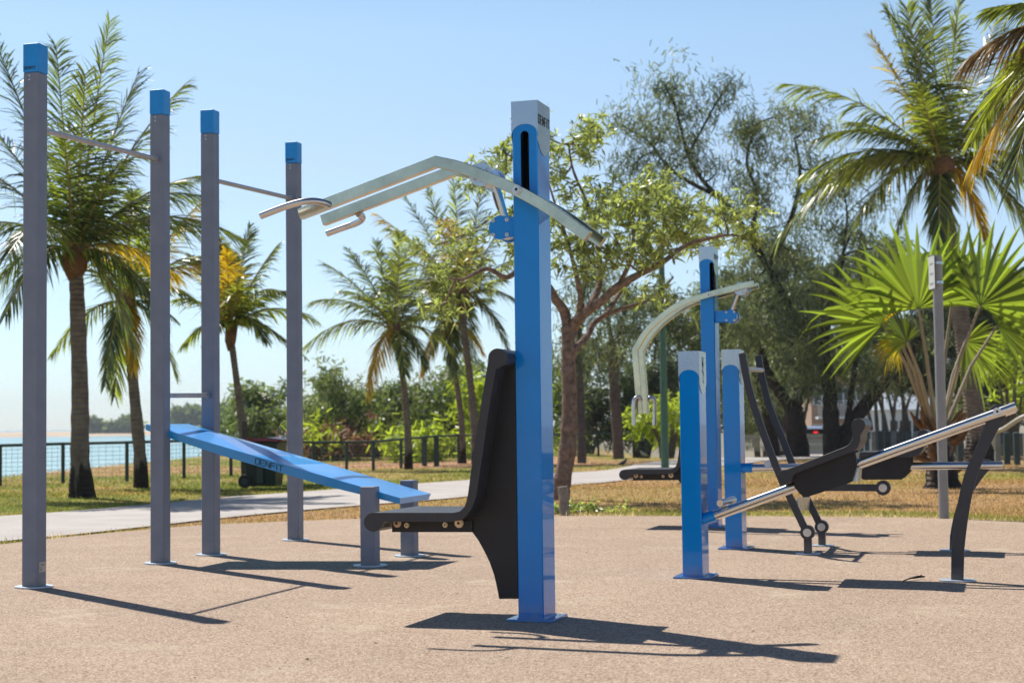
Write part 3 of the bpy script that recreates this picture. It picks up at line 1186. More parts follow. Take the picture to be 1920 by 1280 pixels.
def lawn_color(x, y):
    x = np.asarray(x, float); y = np.asarray(y, float)
    n1 = fbm(x, y, 0.55, 3)
    n2 = fbm(x, y, 1.9, 9)
    # 0 green .. 1 dry
    d_soft = y - soft_y(x)
    d_pathn = np.interp(x, pnx, pny) - y
    beyond = y > np.interp(x, pfx, pfy)
    dry = np.where(beyond, 0.50 + (n1 - 0.5) * 2.1, 0.95 + (n1 - 0.5) * 0.7)
    fringe = np.clip(1 - (d_soft - 0.15 - 0.8 * n1) / 0.9, 0, 1) * (~beyond) * np.clip((x + 3.4) / -1.0 + 0.0, 0, 1)
    fringe_r = np.clip(1 - (d_soft - 0.2 - 1.1 * n1) / 0.8, 0, 1) * (~beyond) * np.clip((x - 0.4) / 0.6, 0, 1)
    dry = dry - 0.85 * np.maximum(fringe, fringe_r)
    far_r = beyond * np.clip((x - 1.0) / 2, 0, 1) * np.clip((y - 26) / 6, 0, 1)
    dry = dry + 0.20 * far_r - 0.25 * beyond * np.clip((x + 9) / 4, 0, 1) * np.clip((3 - x) / 3, 0, 1) * np.clip((34 - y) / 4, 0, 1)
    gpatch = np.exp(-((x - 5.6) / 1.6) ** 2 - ((y - 29.5) / 1.6) ** 2) + np.exp(-((x - 9.5) / 3.0) ** 2 - ((y - 25) / 2.2) ** 2) * 0.6
    dry = dry - 0.9 * gpatch * (y > 22)
    dry = np.clip(dry + (n2 - 0.5) * 0.5, 0, 1)[..., None]
    c = np.where(dry < 0.5, GREEN + (OLIVE - GREEN) * dry * 2, OLIVE + (STRAW - OLIVE) * (dry - 0.5) * 2)
    bare = (np.clip((y - 33) / 3, 0, 1) * np.clip((x + 6) / 2.5, 0, 1) * np.clip((2.5 - x) / 2, 0, 1) * np.clip(1.2 - (y - 36) / 6, 0, 1))[..., None]
    c = c + (DIRT - c) * np.clip(bare * (0.9 + n1[..., None]), 0, 1)
    bank = np.clip((y - shore_y(x) + 1.0) / 1.2, 0, 1)[..., None]
    c = c + (SAND * 0.8 - c) * bank
    rim = np.clip(1 - (d_soft - 0.05 - 0.25 * n1) / 0.18, 0, 1)[..., None] * (0.35 + 0.65 * (n2[..., None] > 0.42))
    c = c + (SAND - c) * np.clip(rim, 0, 1)
    trunk_far = np.clip((y - 60) / 20, 0, 1)[..., None]
    c = c + (np.array((0.30, 0.27, 0.20)) - c) * trunk_far
    return c


def ground_material():
    m = bpy.data.materials.new('lawn_soil')
    m.use_nodes = True
    t = m.node_tree
    b = t.nodes['Principled BSDF']
    b.inputs['Roughness'].default_value = 0.95
    b.inputs['Specular IOR Level'].default_value = 0.15
    a = t.nodes.new('ShaderNodeAttribute')
    a.attribute_name = 'tint'
    tc = t.nodes.new('ShaderNodeTexCoord')
    n = t.nodes.new('ShaderNodeTexNoise')
    n.inputs['Scale'].default_value = 9
    n.inputs['Detail'].default_value = 8
    n.inputs['Roughness'].default_value = 0.75
    t.links.new(tc.outputs['Object'], n.inputs['Vector'])
    mr = t.nodes.new('ShaderNodeMapRange')
    mr.inputs['From Min'].default_value = 0.3
    mr.inputs['From Max'].default_value = 0.7
    mr.inputs['To Min'].default_value = 0.5
    mr.inputs['To Max'].default_value = 1.45
    t.links.new(n.outputs['Fac'], mr.inputs['Value'])
    v = t.nodes.new('ShaderNodeVectorMath')
    v.operation = 'SCALE'
    t.links.new(a.outputs['Color'], v.inputs[0])
    t.links.new(mr.outputs['Result'], v.inputs['Scale'])
    t.links.new(v.outputs[0], b.inputs['Base Color'])
    bp_ = t.nodes.new('ShaderNodeBump')
    bp_.inputs['Strength'].default_value = 0.8
    bp_.inputs['Distance'].default_value = 0.04
    t.links.new(n.outputs['Fac'], bp_.inputs['Height'])
    t.links.new(bp_.outputs['Normal'], b.inputs['Normal'])
    return m


# one sheet; fine where the camera sees it, coarse far away
gx = np.concatenate([[-400, -200, -120, -80, -60, -45, -35], np.arange(-30, 30, 0.4), [30, 36, 45, 60, 90, 140, 260, 500]])
gy = np.concatenate([[-300, -100, -40, -15, 0, 6], np.arange(10, 48, 0.3), np.arange(48, 80, 1.0), [80, 84, 88, 95, 110, 130, 170, 240, 400, 800]])
X, Y = np.meshgrid(gx, gy)
Z = ground_h(X, Y)
V = np.stack([X.ravel(), Y.ravel(), Z.ravel()], 1)
nx, ny = len(gx), len(gy)
ii = (np.arange(ny - 1)[:, None] * nx + np.arange(nx - 1)[None, :]).ravel()
Fq = np.stack([ii, ii + 1, ii + 1 + nx, ii + nx], 1)
gnd = npmesh('ground', V, Fq, ground_material(), smooth=True, col=lawn_color(V[:, 0], V[:, 1]))
tag(gnd, kind='structure')


def strip_sheet(name, near, far, z, m, cols=5):
    """sheet between two edge lines"""
    xs = np.linspace(max(near[0][0], far[0][0]), min(near[-1][0], far[-1][0]), 160)
    ny_ = np.interp(xs, [p[0] for p in near], [p[1] for p in near]) + 0.06 * (vnoise(xs, xs * 0, 2.5, 5) - 0.5)
    fy_ = np.interp(xs, [p[0] for p in far], [p[1] for p in far]) + 0.08 * (vnoise(xs, xs * 0, 2.2, 6) - 0.5)
    V_ = []
    for i in range(cols + 1):
        t = i / cols
        yy = ny_ * (1 - t) + fy_ * t
        V_.append(np.stack([xs, yy, np.full_like(xs, z)], 1))
    V_ = np.concatenate(V_)
    k = len(xs)
    i0 = (np.arange(cols)[:, None] * k + np.arange(k - 1)[None, :]).ravel()
    return npmesh(name, V_, np.stack([i0, i0 + 1, i0 + 1 + k, i0 + k], 1), m)


M['concrete'] = mat('path_concrete', (0.50, 0.455, 0.42), rough=0.88, var=0.13, vscale=1.3, bump=0.35, bscale=60, spec=0.2)
tag(strip_sheet('path', PATH_NEAR, PATH_FAR, -0.004, M['concrete']), kind='structure')


def soft_material():
    m = bpy.data.materials.new('rubber_granule_surface')
    m.use_nodes = True
    t = m.node_tree
    L_ = t.links.new
    b = t.nodes['Principled BSDF']
    b.inputs['Roughness'].default_value = 0.9
    b.inputs['Specular IOR Level'].default_value = 0.25
    tc = t.nodes.new('ShaderNodeTexCoord')
    vo = t.nodes.new('ShaderNodeTexVoronoi')
    vo.inputs['Scale'].default_value = 165
    L_(tc.outputs['Object'], vo.inputs['Vector'])
    sep = t.nodes.new('ShaderNodeSeparateColor')
    L_(vo.outputs['Color'], sep.inputs[0])
    rp = t.nodes.new('ShaderNodeValToRGB')
    e = rp.color_ramp.elements
    e[0].position = 0.0
    e[0].color = (0.17, 0.105, 0.070, 1)
    e[1].position = 1.0
    e[1].color = (0.68, 0.545, 0.41, 1)
    for p_, c_ in ((0.14, (0.30, 0.20, 0.138, 1)), (0.5, (0.462, 0.340, 0.248, 1)), (0.8, (0.560, 0.425, 0.315, 1))):
        q = e.new(p_)
        q.color = c_
    L_(sep.outputs[0], rp.inputs['Fac'])
    # broad wear
    n1 = t.nodes.new('ShaderNodeTexNoise')
    n1.inputs['Scale'].default_value = 0.9
    n1.inputs['Detail'].default_value = 7
    n1.inputs['Roughness'].default_value = 0.6
    L_(tc.outputs['Object'], n1.inputs['Vector'])
    mr = t.nodes.new('ShaderNodeMapRange')
    mr.inputs['From Min'].default_value = 0.3
    mr.inputs['From Max'].default_value = 0.7
    mr.inputs['To Min'].default_value = 0.92
    mr.inputs['To Max'].default_value = 1.08
    L_(n1.outputs['Fac'], mr.inputs['Value'])
    sc_ = t.nodes.new('ShaderNodeVectorMath')
    sc_.operation = 'SCALE'
    L_(rp.outputs['Color'], sc_.inputs[0])
    L_(mr.outputs['Result'], sc_.inputs['Scale'])
    # dusty patches of sand
    n2 = t.nodes.new('ShaderNodeTexNoise')
    n2.inputs['Scale'].default_value = 1.7
    n2.inputs['Detail'].default_value = 9
    n2.inputs['Roughness'].default_value = 0.7
    L_(tc.outputs['Object'], n2.inputs['Vector'])
    m2 = t.nodes.new('ShaderNodeMapRange')
    m2.inputs['From Min'].default_value = 0.56
    m2.inputs['From Max'].default_value = 0.66
    m2.inputs['To Max'].default_value = 0.45
    L_(n2.outputs['Fac'], m2.inputs['Value'])
    mx = t.nodes.new('ShaderNodeMix')
    mx.data_type = 'RGBA'
    mx.inputs['B'].default_value = (0.64, 0.53, 0.39, 1)
    L_(m2.outputs['Result'], mx.inputs['Factor'])
    L_(sc_.outputs[0], mx.inputs['A'])
    # loose black granules
    vo2 = t.nodes.new('ShaderNodeTexVoronoi')
    vo2.inputs['Scale'].default_value = 9
    L_(tc.outputs['Object'], vo2.inputs['Vector'])
    lt = t.nodes.new('ShaderNodeMath')
    lt.operation = 'LESS_THAN'
    lt.inputs[1].default_value = 0.055
    L_(vo2.outputs['Distance'], lt.inputs[0])
    sep2 = t.nodes.new('ShaderNodeSeparateColor')
    L_(vo2.outputs['Color'], sep2.inputs[0])
    g2 = t.nodes.new('ShaderNodeMath')
    g2.operation = 'GREATER_THAN'
    g2.inputs[1].default_value = 0.62
    L_(sep2.outputs[0], g2.inputs[0])
    mu = t.nodes.new('ShaderNodeMath')
    mu.operation = 'MULTIPLY'
    L_(lt.outputs[0], mu.inputs[0])
    L_(g2.outputs[0], mu.inputs[1])
    mx2 = t.nodes.new('ShaderNodeMix')
    mx2.data_type = 'RGBA'
    mx2.inputs['B'].default_value = (0.06, 0.05, 0.045, 1)
    L_(mu.outputs[0], mx2.inputs['Factor'])
    L_(mx.outputs['Result'], mx2.inputs['A'])
    L_(mx2.outputs['Result'], b.inputs['Base Color'])
    bp_ = t.nodes.new('ShaderNodeBump')
    bp_.inputs['Strength'].default_value = 0.9
    bp_.inputs['Distance'].default_value = 0.004
    L_(vo.outputs['Distance'], bp_.inputs['Height'])
    L_(bp_.outputs['Normal'], b.inputs['Normal'])
    return m


near_line = [(SOFT_EDGE[0][0], -12, 0), (SOFT_EDGE[-1][0], -12, 0)]
soft = strip_sheet('rubber_surface', near_line, SOFT_EDGE, 0.0, soft_material(), cols=12)
tag(soft, kind='structure')

# ------------------------------------------------------------------ sea, far shore
def sea_material():
    m = bpy.data.materials.new('sea_water')
    m.use_nodes = True
    t = m.node_tree
    b = t.nodes['Principled BSDF']
    b.inputs['Base Color'].default_value = (0.12, 0.33, 0.34, 1)
    b.inputs['Roughness'].default_value = 0.22
    tc = t.nodes.new('ShaderNodeTexCoord')
    mp = t.nodes.new('ShaderNodeMapping')
    mp.inputs['Scale'].default_value = (0.35, 1.3, 1)
    t.links.new(tc.outputs['Object'], mp.inputs['Vector'])
    n = t.nodes.new('ShaderNodeTexNoise')
    n.inputs['Scale'].default_value = 1.0
    n.inputs['Detail'].default_value = 6
    n.inputs['Roughness'].default_value = 0.6
    t.links.new(mp.outputs[0], n.inputs['Vector'])
    bp_ = t.nodes.new('ShaderNodeBump')
    bp_.inputs['Strength'].default_value = 1.0
    bp_.inputs['Distance'].default_value = 0.35
    t.links.new(n.outputs['Fac'], bp_.inputs['Height'])
    t.links.new(bp_.outputs['Normal'], b.inputs['Normal'])
    n2 = t.nodes.new('ShaderNodeTexNoise')
    n2.inputs['Scale'].default_value = 0.55
    n2.inputs['Detail'].default_value = 7
    n2.inputs['Roughness'].default_value = 0.7
    t.links.new(mp.outputs[0], n2.inputs['Vector'])
    mr = t.nodes.new('ShaderNodeMapRange')
    mr.inputs['From Min'].default_value = 0.50
    mr.inputs['From Max'].default_value = 0.64
    t.links.new(n2.outputs['Fac'], mr.inputs['Value'])
    mx = t.nodes.new('ShaderNodeMix')
    mx.data_type = 'RGBA'
    mx.inputs['A'].default_value = (0.24, 0.48, 0.48, 1)
    mx.inputs['B'].default_value = (0.62, 0.66, 0.62, 1)  # pale streaks: wave lines and sea glints painted into the colour
    t.links.new(mr.outputs['Result'], mx.inputs['Factor'])
    t.links.new(mx.outputs['Result'], b.inputs['Base Color'])
    return m


mb = MB()
mb.add([(-4000, 25, -1.75), (600, 25, -1.75), (600, 6000, -1.75), (-4000, 6000, -1.75)], [(0, 1, 2, 3)])
tag(mb.build('sea', sea_material()), kind='structure')
M['sand'] = mat('far_sand', (0.62, 0.48, 0.34), rough=0.95, var=0.15, vscale=0.02)
# sand spit across the bay
pts_n = [(-420, 560), (-230, 575), (-160, 580), (-100, 590), (-40, 600), (60, 640)]
mb = MB()
rows = []
for x_, y_ in pts_n:
    rows.append([(x_, y_, -1.9), (x_ * 1.02, y_ + 10, -0.9), (x_ * 1.05, y_ + 60, -0.25), (x_ * 1.2, y_ + 300, -0.3), (x_ * 1.3, y_ + 330, -2.0)])
for i in range(len(rows) - 1):
    for k in range(4):
        mb.add([rows[i][k], rows[i + 1][k], rows[i + 1][k + 1], rows[i][k + 1]], [(0, 1, 2, 3)], smooth=True)
tag(mb.build('sand_spit', M['sand']), kind='structure')

# ------------------------------------------------------------------ leaves
def ribbons(P, D, S, L_, Wd, droop, seg=2, prof=(0.7, 1.0, 0.12)):
    """leaf blades: base P, direction D, side S, length, width, droop -> verts, quads"""
    n = len(P)
    T = np.linspace(0, 1, seg + 1)
    pr = np.interp(T, np.linspace(0, 1, len(prof)), prof)
    rows_ = []
    for t, w in zip(T, pr):
        c = P + D * (L_ * t)[:, None]
        c[:, 2] -= droop * L_ * t * t
        rows_.append(c - S * (Wd * w * 0.5)[:, None])
        rows_.append(c + S * (Wd * w * 0.5)[:, None])
    V_ = np.stack(rows_, 1).reshape(-1, 3)
    base = np.arange(n)[:, None] * (2 * (seg + 1))
    q = []
    for i in range(seg):
        q.append(np.concatenate([base + 2 * i, base + 2 * i + 1, base + 2 * i + 3, base + 2 * i + 2], 1))
    return V_, np.concatenate(q, 0) if seg == 1 else np.stack(q, 1).reshape(-1, 4)


def unit(a):
    return a / np.maximum(np.linalg.norm(a, axis=-1, keepdims=True), 1e-9)


M['palm_green'] = leafmat('coconut_leaf', (0.070, 0.100, 0.025), (0.46, 0.54, 0.04), rough=0.27, tmix=0.36, spec=1.0, lo=0.15, hi=1.95)
M['palm_backlit'] = leafmat('backlit_dark_palm_leaf', (0.050, 0.072, 0.022), (0.30, 0.38, 0.03), rough=0.25, tmix=0.33, spec=1.0, lo=0.15, hi=2.1)  # darker coconut leaf, the backlit palm's shade put into the colour
M['palm_yellow'] = leafmat('yellow_leaf', (0.38, 0.27, 0.02), (0.90, 0.64, 0.03), rough=0.38, tmix=0.5)
M['palm_dry'] = leafmat('dry_leaf', (0.24, 0.16, 0.075), (0.34, 0.22, 0.09), rough=0.55, tmix=0.35)
M['rachis'] = mat('leaf_stalk', (0.30, 0.23, 0.06), rough=0.45, var=0.2, vscale=3)
M['palm_bark'] = mat('palm_bark', (0.19, 0.155, 0.13), rough=0.9, var=0.35, vscale=5, bump=0.6, bscale=14, spec=0.2)
M['palm_heart'] = mat('palm_fibre', (0.16, 0.085, 0.04), rough=0.9, var=0.4, vscale=9, bump=0.5, bscale=30, spec=0.2)


def bark_rings(m, scale):
    t = m.node_tree
    b = t.nodes['Principled BSDF']
    tc = t.nodes.new('ShaderNodeTexCoord')
    wv = t.nodes.new('ShaderNodeTexWave')
    wv.bands_direction = 'Z'
    wv.inputs['Scale'].default_value = scale
    wv.inputs['Distortion'].default_value = 2.5
    wv.inputs['Detail'].default_value = 3
    wv.inputs['Detail Scale'].default_value = 2
    t.links.new(tc.outputs['Object'], wv.inputs['Vector'])
    bp_ = t.nodes.new('ShaderNodeBump')
    bp_.inputs['Strength'].default_value = 0.7
    bp_.inputs['Distance'].default_value = 0.03
    t.links.new(wv.outputs['Fac'], bp_.inputs['Height'])
    for l in list(b.inputs['Normal'].links):
        t.links.new(l.from_node.outputs[0], bp_.inputs['Normal'])
    t.links.new(bp_.outputs['Normal'], b.inputs['Normal'])


bark_rings(M['palm_bark'], 4.5)


def scorch(m):
    """old black fire scars on the lower trunk"""
    t = m.node_tree
    b = t.nodes['Principled BSDF']
    src = b.inputs['Base Color'].links[0].from_socket
    tc = t.nodes.new('ShaderNodeTexCoord')
    mp = t.nodes.new('ShaderNodeMapping')
    mp.inputs['Scale'].default_value = (1.0, 1.0, 0.28)
    t.links.new(tc.outputs['Object'], mp.inputs['Vector'])
    n = t.nodes.new('ShaderNodeTexNoise')
    n.inputs['Scale'].default_value = 6.5
    n.inputs['Detail'].default_value = 5
    t.links.new(mp.outputs[0], n.inputs['Vector'])
    sx_ = t.nodes.new('ShaderNodeSeparateXYZ')
    t.links.new(tc.outputs['Object'], sx_.inputs[0])
    mz = t.nodes.new('ShaderNodeMapRange')
    mz.inputs['From Min'].default_value = 0.0
    mz.inputs['From Max'].default_value = 1.1
    mz.inputs['To Min'].default_value = 0.22
    mz.inputs['To Max'].default_value = -0.25
    t.links.new(sx_.outputs['Z'], mz.inputs['Value'])
    ad = t.nodes.new('ShaderNodeMath')
    ad.operation = 'ADD'
    t.links.new(n.outputs['Fac'], ad.inputs[0])
    t.links.new(mz.outputs['Result'], ad.inputs[1])
    mr = t.nodes.new('ShaderNodeMapRange')
    mr.inputs['From Min'].default_value = 0.50
    mr.inputs['From Max'].default_value = 0.60
    mr.inputs['To Max'].default_value = 0.9
    t.links.new(ad.outputs[0], mr.inputs['Value'])
    mx = t.nodes.new('ShaderNodeMix')
    mx.data_type = 'RGBA'
    mx.inputs['B'].default_value = (0.018, 0.015, 0.013, 1)
    t.links.new(mr.outputs['Result'], mx.inputs['Factor'])
    t.links.new(src, mx.inputs['A'])
    t.links.new(mx.outputs['Result'], b.inputs['Base Color'])


scorch(M['palm_bark'])


def frond_np(P0, P1, P2, leaf_len, n_side=70, r=rng, hang=0.35, width=0.045, wind=(0.25, 0, 0)):
    """coconut frond along a quadratic curve; returns (verts, quads) of leaflets and the spine"""
    T = np.linspace(0.10, 1.0, n_side)
    def bez(t):
        t = t[:, None]
        return (1 - t) ** 2 * P0 + 2 * t * (1 - t) * P1 + t * t * P2
    def dbez(t):
        t = t[:, None]
        return unit(2 * (1 - t) * (P1 - P0) + 2 * t * (P2 - P1))
    out = []
    for sg in (-1, 1):
        t = np.clip(T + r.normal(0, 0.004, n_side), 0, 1)
        c = bez(t)
        d = dbez(t)
        side = np.cross(d, np.array((0, 0, 1.0)))
        side = unit(side + np.array((1e-4, 0, 0)))
        up = np.cross(side, d)
        fw = np.interp(t, (0, 0.5, 1), (0.75, 1.05, 2.1))
        D = unit(side * sg + d * fw[:, None] + up * r.uniform(0.0, 0.45, n_side)[:, None] + r.normal(0, 0.10, (n_side, 3))
                 - np.array((0, 0, 1.0)) * (hang * r.uniform(0.4, 1.3, n_side))[:, None] + np.array(wind))
        L_ = leaf_len * (np.sin(np.pi * np.clip(0.12 + 0.80 * t, 0, 1)) ** 0.7) * r.uniform(0.75, 1.15, n_side)
        keep = r.random(n_side) > 0.06
        S = unit(np.cross(D, up) + r.normal(0, 0.35, (n_side, 3)))
        Wd = np.full(n_side, width) * r.uniform(0.7, 1.15, n_side)
        dr = np.full(n_side, 0.0) + r.uniform(0.15, 0.6, n_side)[:] * 0.9
        q = ribbons(c[keep], D[keep], S[keep], L_[keep], Wd[keep], dr[keep], seg=3, prof=(0.6, 1.0, 0.8, 0.08))
        out.append(q)
    spine = bez(np.linspace(0, 1, 14))
    return out, spine


def quadmerge(parts):
    Vs, Fs, off = [], [], 0
    for v_, f_ in parts:
        Vs.append(v_)
        Fs.append(f_ + off)
        off += len(v_)
    return np.concatenate(Vs), np.concatenate(Fs)


def trunk_mesh(pts, rads, seg=14, wob=0.06, n=6, seed=0):
    rr = random.Random(seed)
    P = smoothpath(pts, n)
    ra = np.interp(np.linspace(0, len(rads) - 1, len(P)), range(len(rads)), rads)
    mb_ = MB()
    mb_.tube(P, [a * (1 + rr.uniform(-wob, wob)) for a in ra], seg)
    return mb_


def palm(base_px, mids, crown_px, tips, label, Lf, name='coconut_palm', tr=(0.17, 0.12, 0.10), group=None, Yd=None, seed=1, leaf=0.66, green=None,
         n_side=105, base_w=None, extra=16, hang=0.5, width=0.028):
    r = np.random.default_rng(seed)
    base = ground(*base_px) if Yd is None else at(base_px[0], base_px[1], Yd)
    Y0 = base.y
    root = thing(name, label, 'palm tree', base, 0, group)
    cr = at(crown_px[0], crown_px[1], Y0)
    rel_ = lambda p: Vector(p) - base
    pts = [(0, 0, -0.08)] + [tuple(rel_(at(x, y, Y0))) for x, y in mids] + [tuple(rel_(cr))]
    b0 = tr[0] * (1.6 if tr[0] > 0.1 else 1.3)
    tm = trunk_mesh(pts, [b0, tr[0] * 1.05] + list(np.linspace(tr[0] * 0.9, tr[2], max(1, len(pts) - 2))), seed=seed)
    tm.build('trunk', M['palm_bark'], root, sharp=60)
    c0 = np.array(rel_(cr))
    # fibrous heart under the fronds
    hb = MB()
    hb.tube([c0 + np.array((0, 0, -0.32)), c0 + np.array((0, 0, -0.15)), c0 + np.array((0.02, 0, 0.08)), c0 + np.array((0, 0, 0.3))],
            [tr[2] * 0.95, tr[2] * 1.9, tr[2] * 2.1, tr[2] * 0.8], 12)
    hb.build('heart', M['palm_heart'], root, sharp=70)
    parts = {0: [], 1: [], 2: []}
    st = MB()
    todo = list(tips)
    for k in range(extra):        # fronds towards and away from the viewer and fillers
        az = r.uniform(0, 2 * math.pi)
        el = r.uniform(0.0, 1.3)
        todo.append((None, (math.cos(az) * math.cos(el), math.sin(az) * math.cos(el) * 1.0, math.sin(el)), r.uniform(0.7, 1.0), el, 0 if r.random() > 0.12 else 1))
    for tp in todo:
        if tp[0] is None:
            d = Vector(tp[1]) * Lf * tp[2]
            tip = Vector(c0) + d - Vector((0, 0, 0.22 * Lf * (1 - max(0, math.sin(tp[3])))))
            typ, arch = tp[4], 0.34
        else:
            px, py, dep, arch, typ = tp
            tip = rel_(at(px, py, Y0 + dep))
        P0 = np.array(c0) + np.array((0, 0, 0.05))
        P2 = np.array(tip)
        dist = np.linalg.norm(P2 - P0)
        P1 = P0 + (P2 - P0) * 0.45 + np.array((0, 0, 1.0)) * arch * dist
        qs, spine = frond_np(P0, P1, P2, leaf * min(1.1, dist / Lf + 0.15), n_side=n_side, r=r, hang=hang if typ == 0 else hang + 0.3, width=width)
        # a green frond carries some yellow leaflets near its tip when it is old
        parts[typ] += qs
        st.tube([tuple(p) for p in spine], list(np.interp(range(len(spine)), (0, 2, len(spine) - 1), (0.045, 0.022, 0.005))), 6, caps=False)
    Vs, Fs, mi = [], [], []
    off = 0
    for typ in (0, 1, 2):
        for v_, f_ in parts[typ]:
            Vs.append(v_)
            Fs.append(f_ + off)
            mi.append(np.full(len(f_), typ))
            off += len(v_)
    npmesh('fronds', np.concatenate(Vs), np.concatenate(Fs), [green or M['palm_green'], M['palm_yellow'], M['palm_dry']], root, mi=np.concatenate(mi))
    st.build('frond_stalks', M['rachis'], root)
    return root


PG = 'coconut palms along the shore side'
palm((155, 930), [(150, 860), (150, 740), (146, 600), (143, 520)], (140, 482),
     [(-10, 75, 0.5, 0.05, 0), (105, 85, 0.6, 0.0, 0), (205, 42, -0.2, 0.05, 0), (160, 140, -1.0, 0.02, 0), (258, 140, 0.5, 0.08, 0),
      (345, 160, 0.3, 0.16, 0), (-50, 200, 0.2, 0.12, 0), (-90, 300, 0.8, 0.2, 0), (-80, 430, 0.0, 0.3, 0), (-30, 560, 0.3, 0.45, 0), (10, 590, -1.2, 0.45, 0),
      (370, 330, 0.8, 0.2, 0), (390, 430, -0.3, 0.3, 0), (300, 590, -0.8, 0.35, 0), (250, 650, 0.5, 0.5, 0), (120, 260, -1.6, 0.1, 0), 
      (230, 300, -1.4, 0.12, 0), (330, 520, 1.0, 0.35, 1)],
     'big dark coconut palm behind the leftmost grey post, its swollen trunk scarred black', 2.7, tr=(0.125, 0.105, 0.088), group=PG, seed=3, leaf=0.70, extra=3, width=0.023, n_side=98, hang=0.5, green=M['palm_backlit'])
palm((265, 912), [(262, 850), (252, 740), (243, 650)], (236, 575),
     [(100, 660, 0.4, 0.35, 0), (197, 720, -0.6, 0.5, 0), (215, 740, 0.6, 0.4, 0), (330, 600, 0.2, 0.35, 0), (370, 385, 1.0, 0.1, 1), (395, 480, 0.3, 0.3, 0),
      (330, 700, 0.4, 0.5, 0), (250, 690, -0.5, 0.45, 1), (110, 480, 0.5, 0.2, 0), (150, 380, 1.0, 0.1, 0), (250, 360, 0.8, 0.05, 0), (360, 560, -0.6, 0.4, 0), (300, 420, -1, 0.15, 0)],
     'coconut palm with some yellow fronds, directly left of the second grey post', 2.3, tr=(0.095, 0.08, 0.065), group=PG, seed=5, leaf=0.56, extra=2, width=0.026, n_side=85)
palm((462, 902), [(457, 830), (447, 740), (438, 670)], (432, 622),
     [(402, 445, 0.3, 0.05, 1), (425, 470, -0.5, 0.05, 1), (468, 425, 0.3, 0.05, 0), (520, 460, 0.2, 0.15, 0), (538, 545, 0.4, 0.3, 0), (545, 650, 0.2, 0.45, 0),
      (500, 640, -0.8, 0.5, 0), (385, 640, -0.8, 0.5, 0), (340, 650, 0.3, 0.45, 0), (330, 560, 0.3, 0.3, 0), (360, 480, 0.5, 0.15, 0), (590, 600, 0.8, 0.35, 0), (450, 520, -1.4, 0.1, 0)],
     'slim coconut palm with yellow young fronds between the third and fourth grey posts', 2.0, tr=(0.066, 0.056, 0.050), group=PG, seed=8, leaf=0.50, extra=2, n_side=80)
palm((766, 878), [(764, 800), (757, 720), (748, 665)], (742, 628),
     [(612, 495, 0.5, 0.15, 0), (585, 565, 0.3, 0.3, 0), (570, 650, 0.2, 0.4, 0), (690, 738, -0.8, 0.55, 1), (705, 455, 0.3, 0.05, 0), (750, 440, -0.5, 0.05, 0),
      (820, 470, 0.5, 0.15, 0), (850, 560, 0.3, 0.3, 0), (845, 655, 0.3, 0.45, 0), (800, 690, -0.6, 0.5, 0), (640, 545, -0.8, 0.3, 0), (655, 470, 0.6, 0.12, 0), (760, 700, -1.0, 0.4, 0)],
     'green coconut palm with one hanging yellow frond, its trunk standing clear at the mesh fence', 2.3, tr=(0.072, 0.066, 0.058), group=PG, seed=12, leaf=0.60, extra=1, n_side=80)
palm((892, 868), [(890, 800), (880, 700), (871, 620)], (868, 560),
     [(705, 402, 0.3, 0.12, 1), (690, 470, 0.6, 0.2, 0), (760, 370, 0.5, 0.05, 0), (800, 350, -0.6, 0.05, 0), (850, 330, 0.3, 0.05, 0), (905, 345, 0.4, 0.05, 0), (960, 400, 0.4, 0.12, 0),
      (1010, 480, 0.5, 0.25, 0), (1000, 590, 0.2, 0.4, 0), (955, 660, -0.6, 0.45, 0), (700, 560, 0.2, 0.35, 0), (750, 640, -0.6, 0.45, 0), (810, 660, -0.6, 0.5, 0), (880, 690, 0.6, 0.4, 0), (730, 430, -1.0, 0.2, 0)],
     'tallest middle coconut palm, leaning, its trunk ending behind the black seat back', 2.6, tr=(0.088, 0.080, 0.066), group=PG, seed=15, leaf=0.62, extra=2, n_side=80)
palm((868, 867), [(866, 800), (858, 730), (848, 670)], (840, 610),
     [(790, 700, -0.5, 0.5, 1), (760, 560, 0.4, 0.25, 0), (800, 480, 0.4, 0.1, 0), (870, 470, 0.5, 0.1, 0), (920, 560, 0.4, 0.3, 0), (905, 660, 0.4, 0.45, 1), (850, 700, -0.6, 0.4, 0)],
     'coconut palm whose trunk leans just left of the tallest middle palm', 2.0, tr=(0.070, 0.064, 0.056), group=PG, seed=18, leaf=0.56, extra=5)
palm((1838, 872), [(1832, 800), (1818, 700), (1802, 600), (1785, 470), (1772, 390)], (1765, 315),
     [(1478, 158, 0.3, 0.22, 0), (1660, 18, 0.2, 0.05, 0), (1635, 70, 0.8, 0.1, 1), (1700, 15, -0.6, 0.03, 0), (1745, -10, 0.6, 0.0, 0), (1800, -5, -0.3, 0.03, 0), (1590, 230, 0.9, 0.2, 0),
      (1462, 440, 0.3, 0.42, 0), (1500, 330, 0.8, 0.30, 0), (1600, 420, -0.8, 0.4, 0), (1680, 440, 0.5, 0.5, 0), (1760, 470, -0.8, 0.3, 0), (1850, 450, 0.4, 0.5, 1), (1950, 460, 0.3, 0.45, 0),
      (1990, 330, 0.4, 0.3, 0), (1960, 210, 0.2, 0.2, 0), (1900, 120, 0.3, 0.1, 0), (1870, 40, 0.9, 0.05, 0), (1640, 300, 1.2, 0.3, 0), (1720, 160, -1.4, 0.1, 0), (2040, 420, 0, 0.35, 0)],
     'big coconut palm at the right rising above the bright fan palm', 3.4, tr=(0.20, 0.165, 0.12), seed=22, leaf=0.86, extra=5, width=0.036, n_side=95)
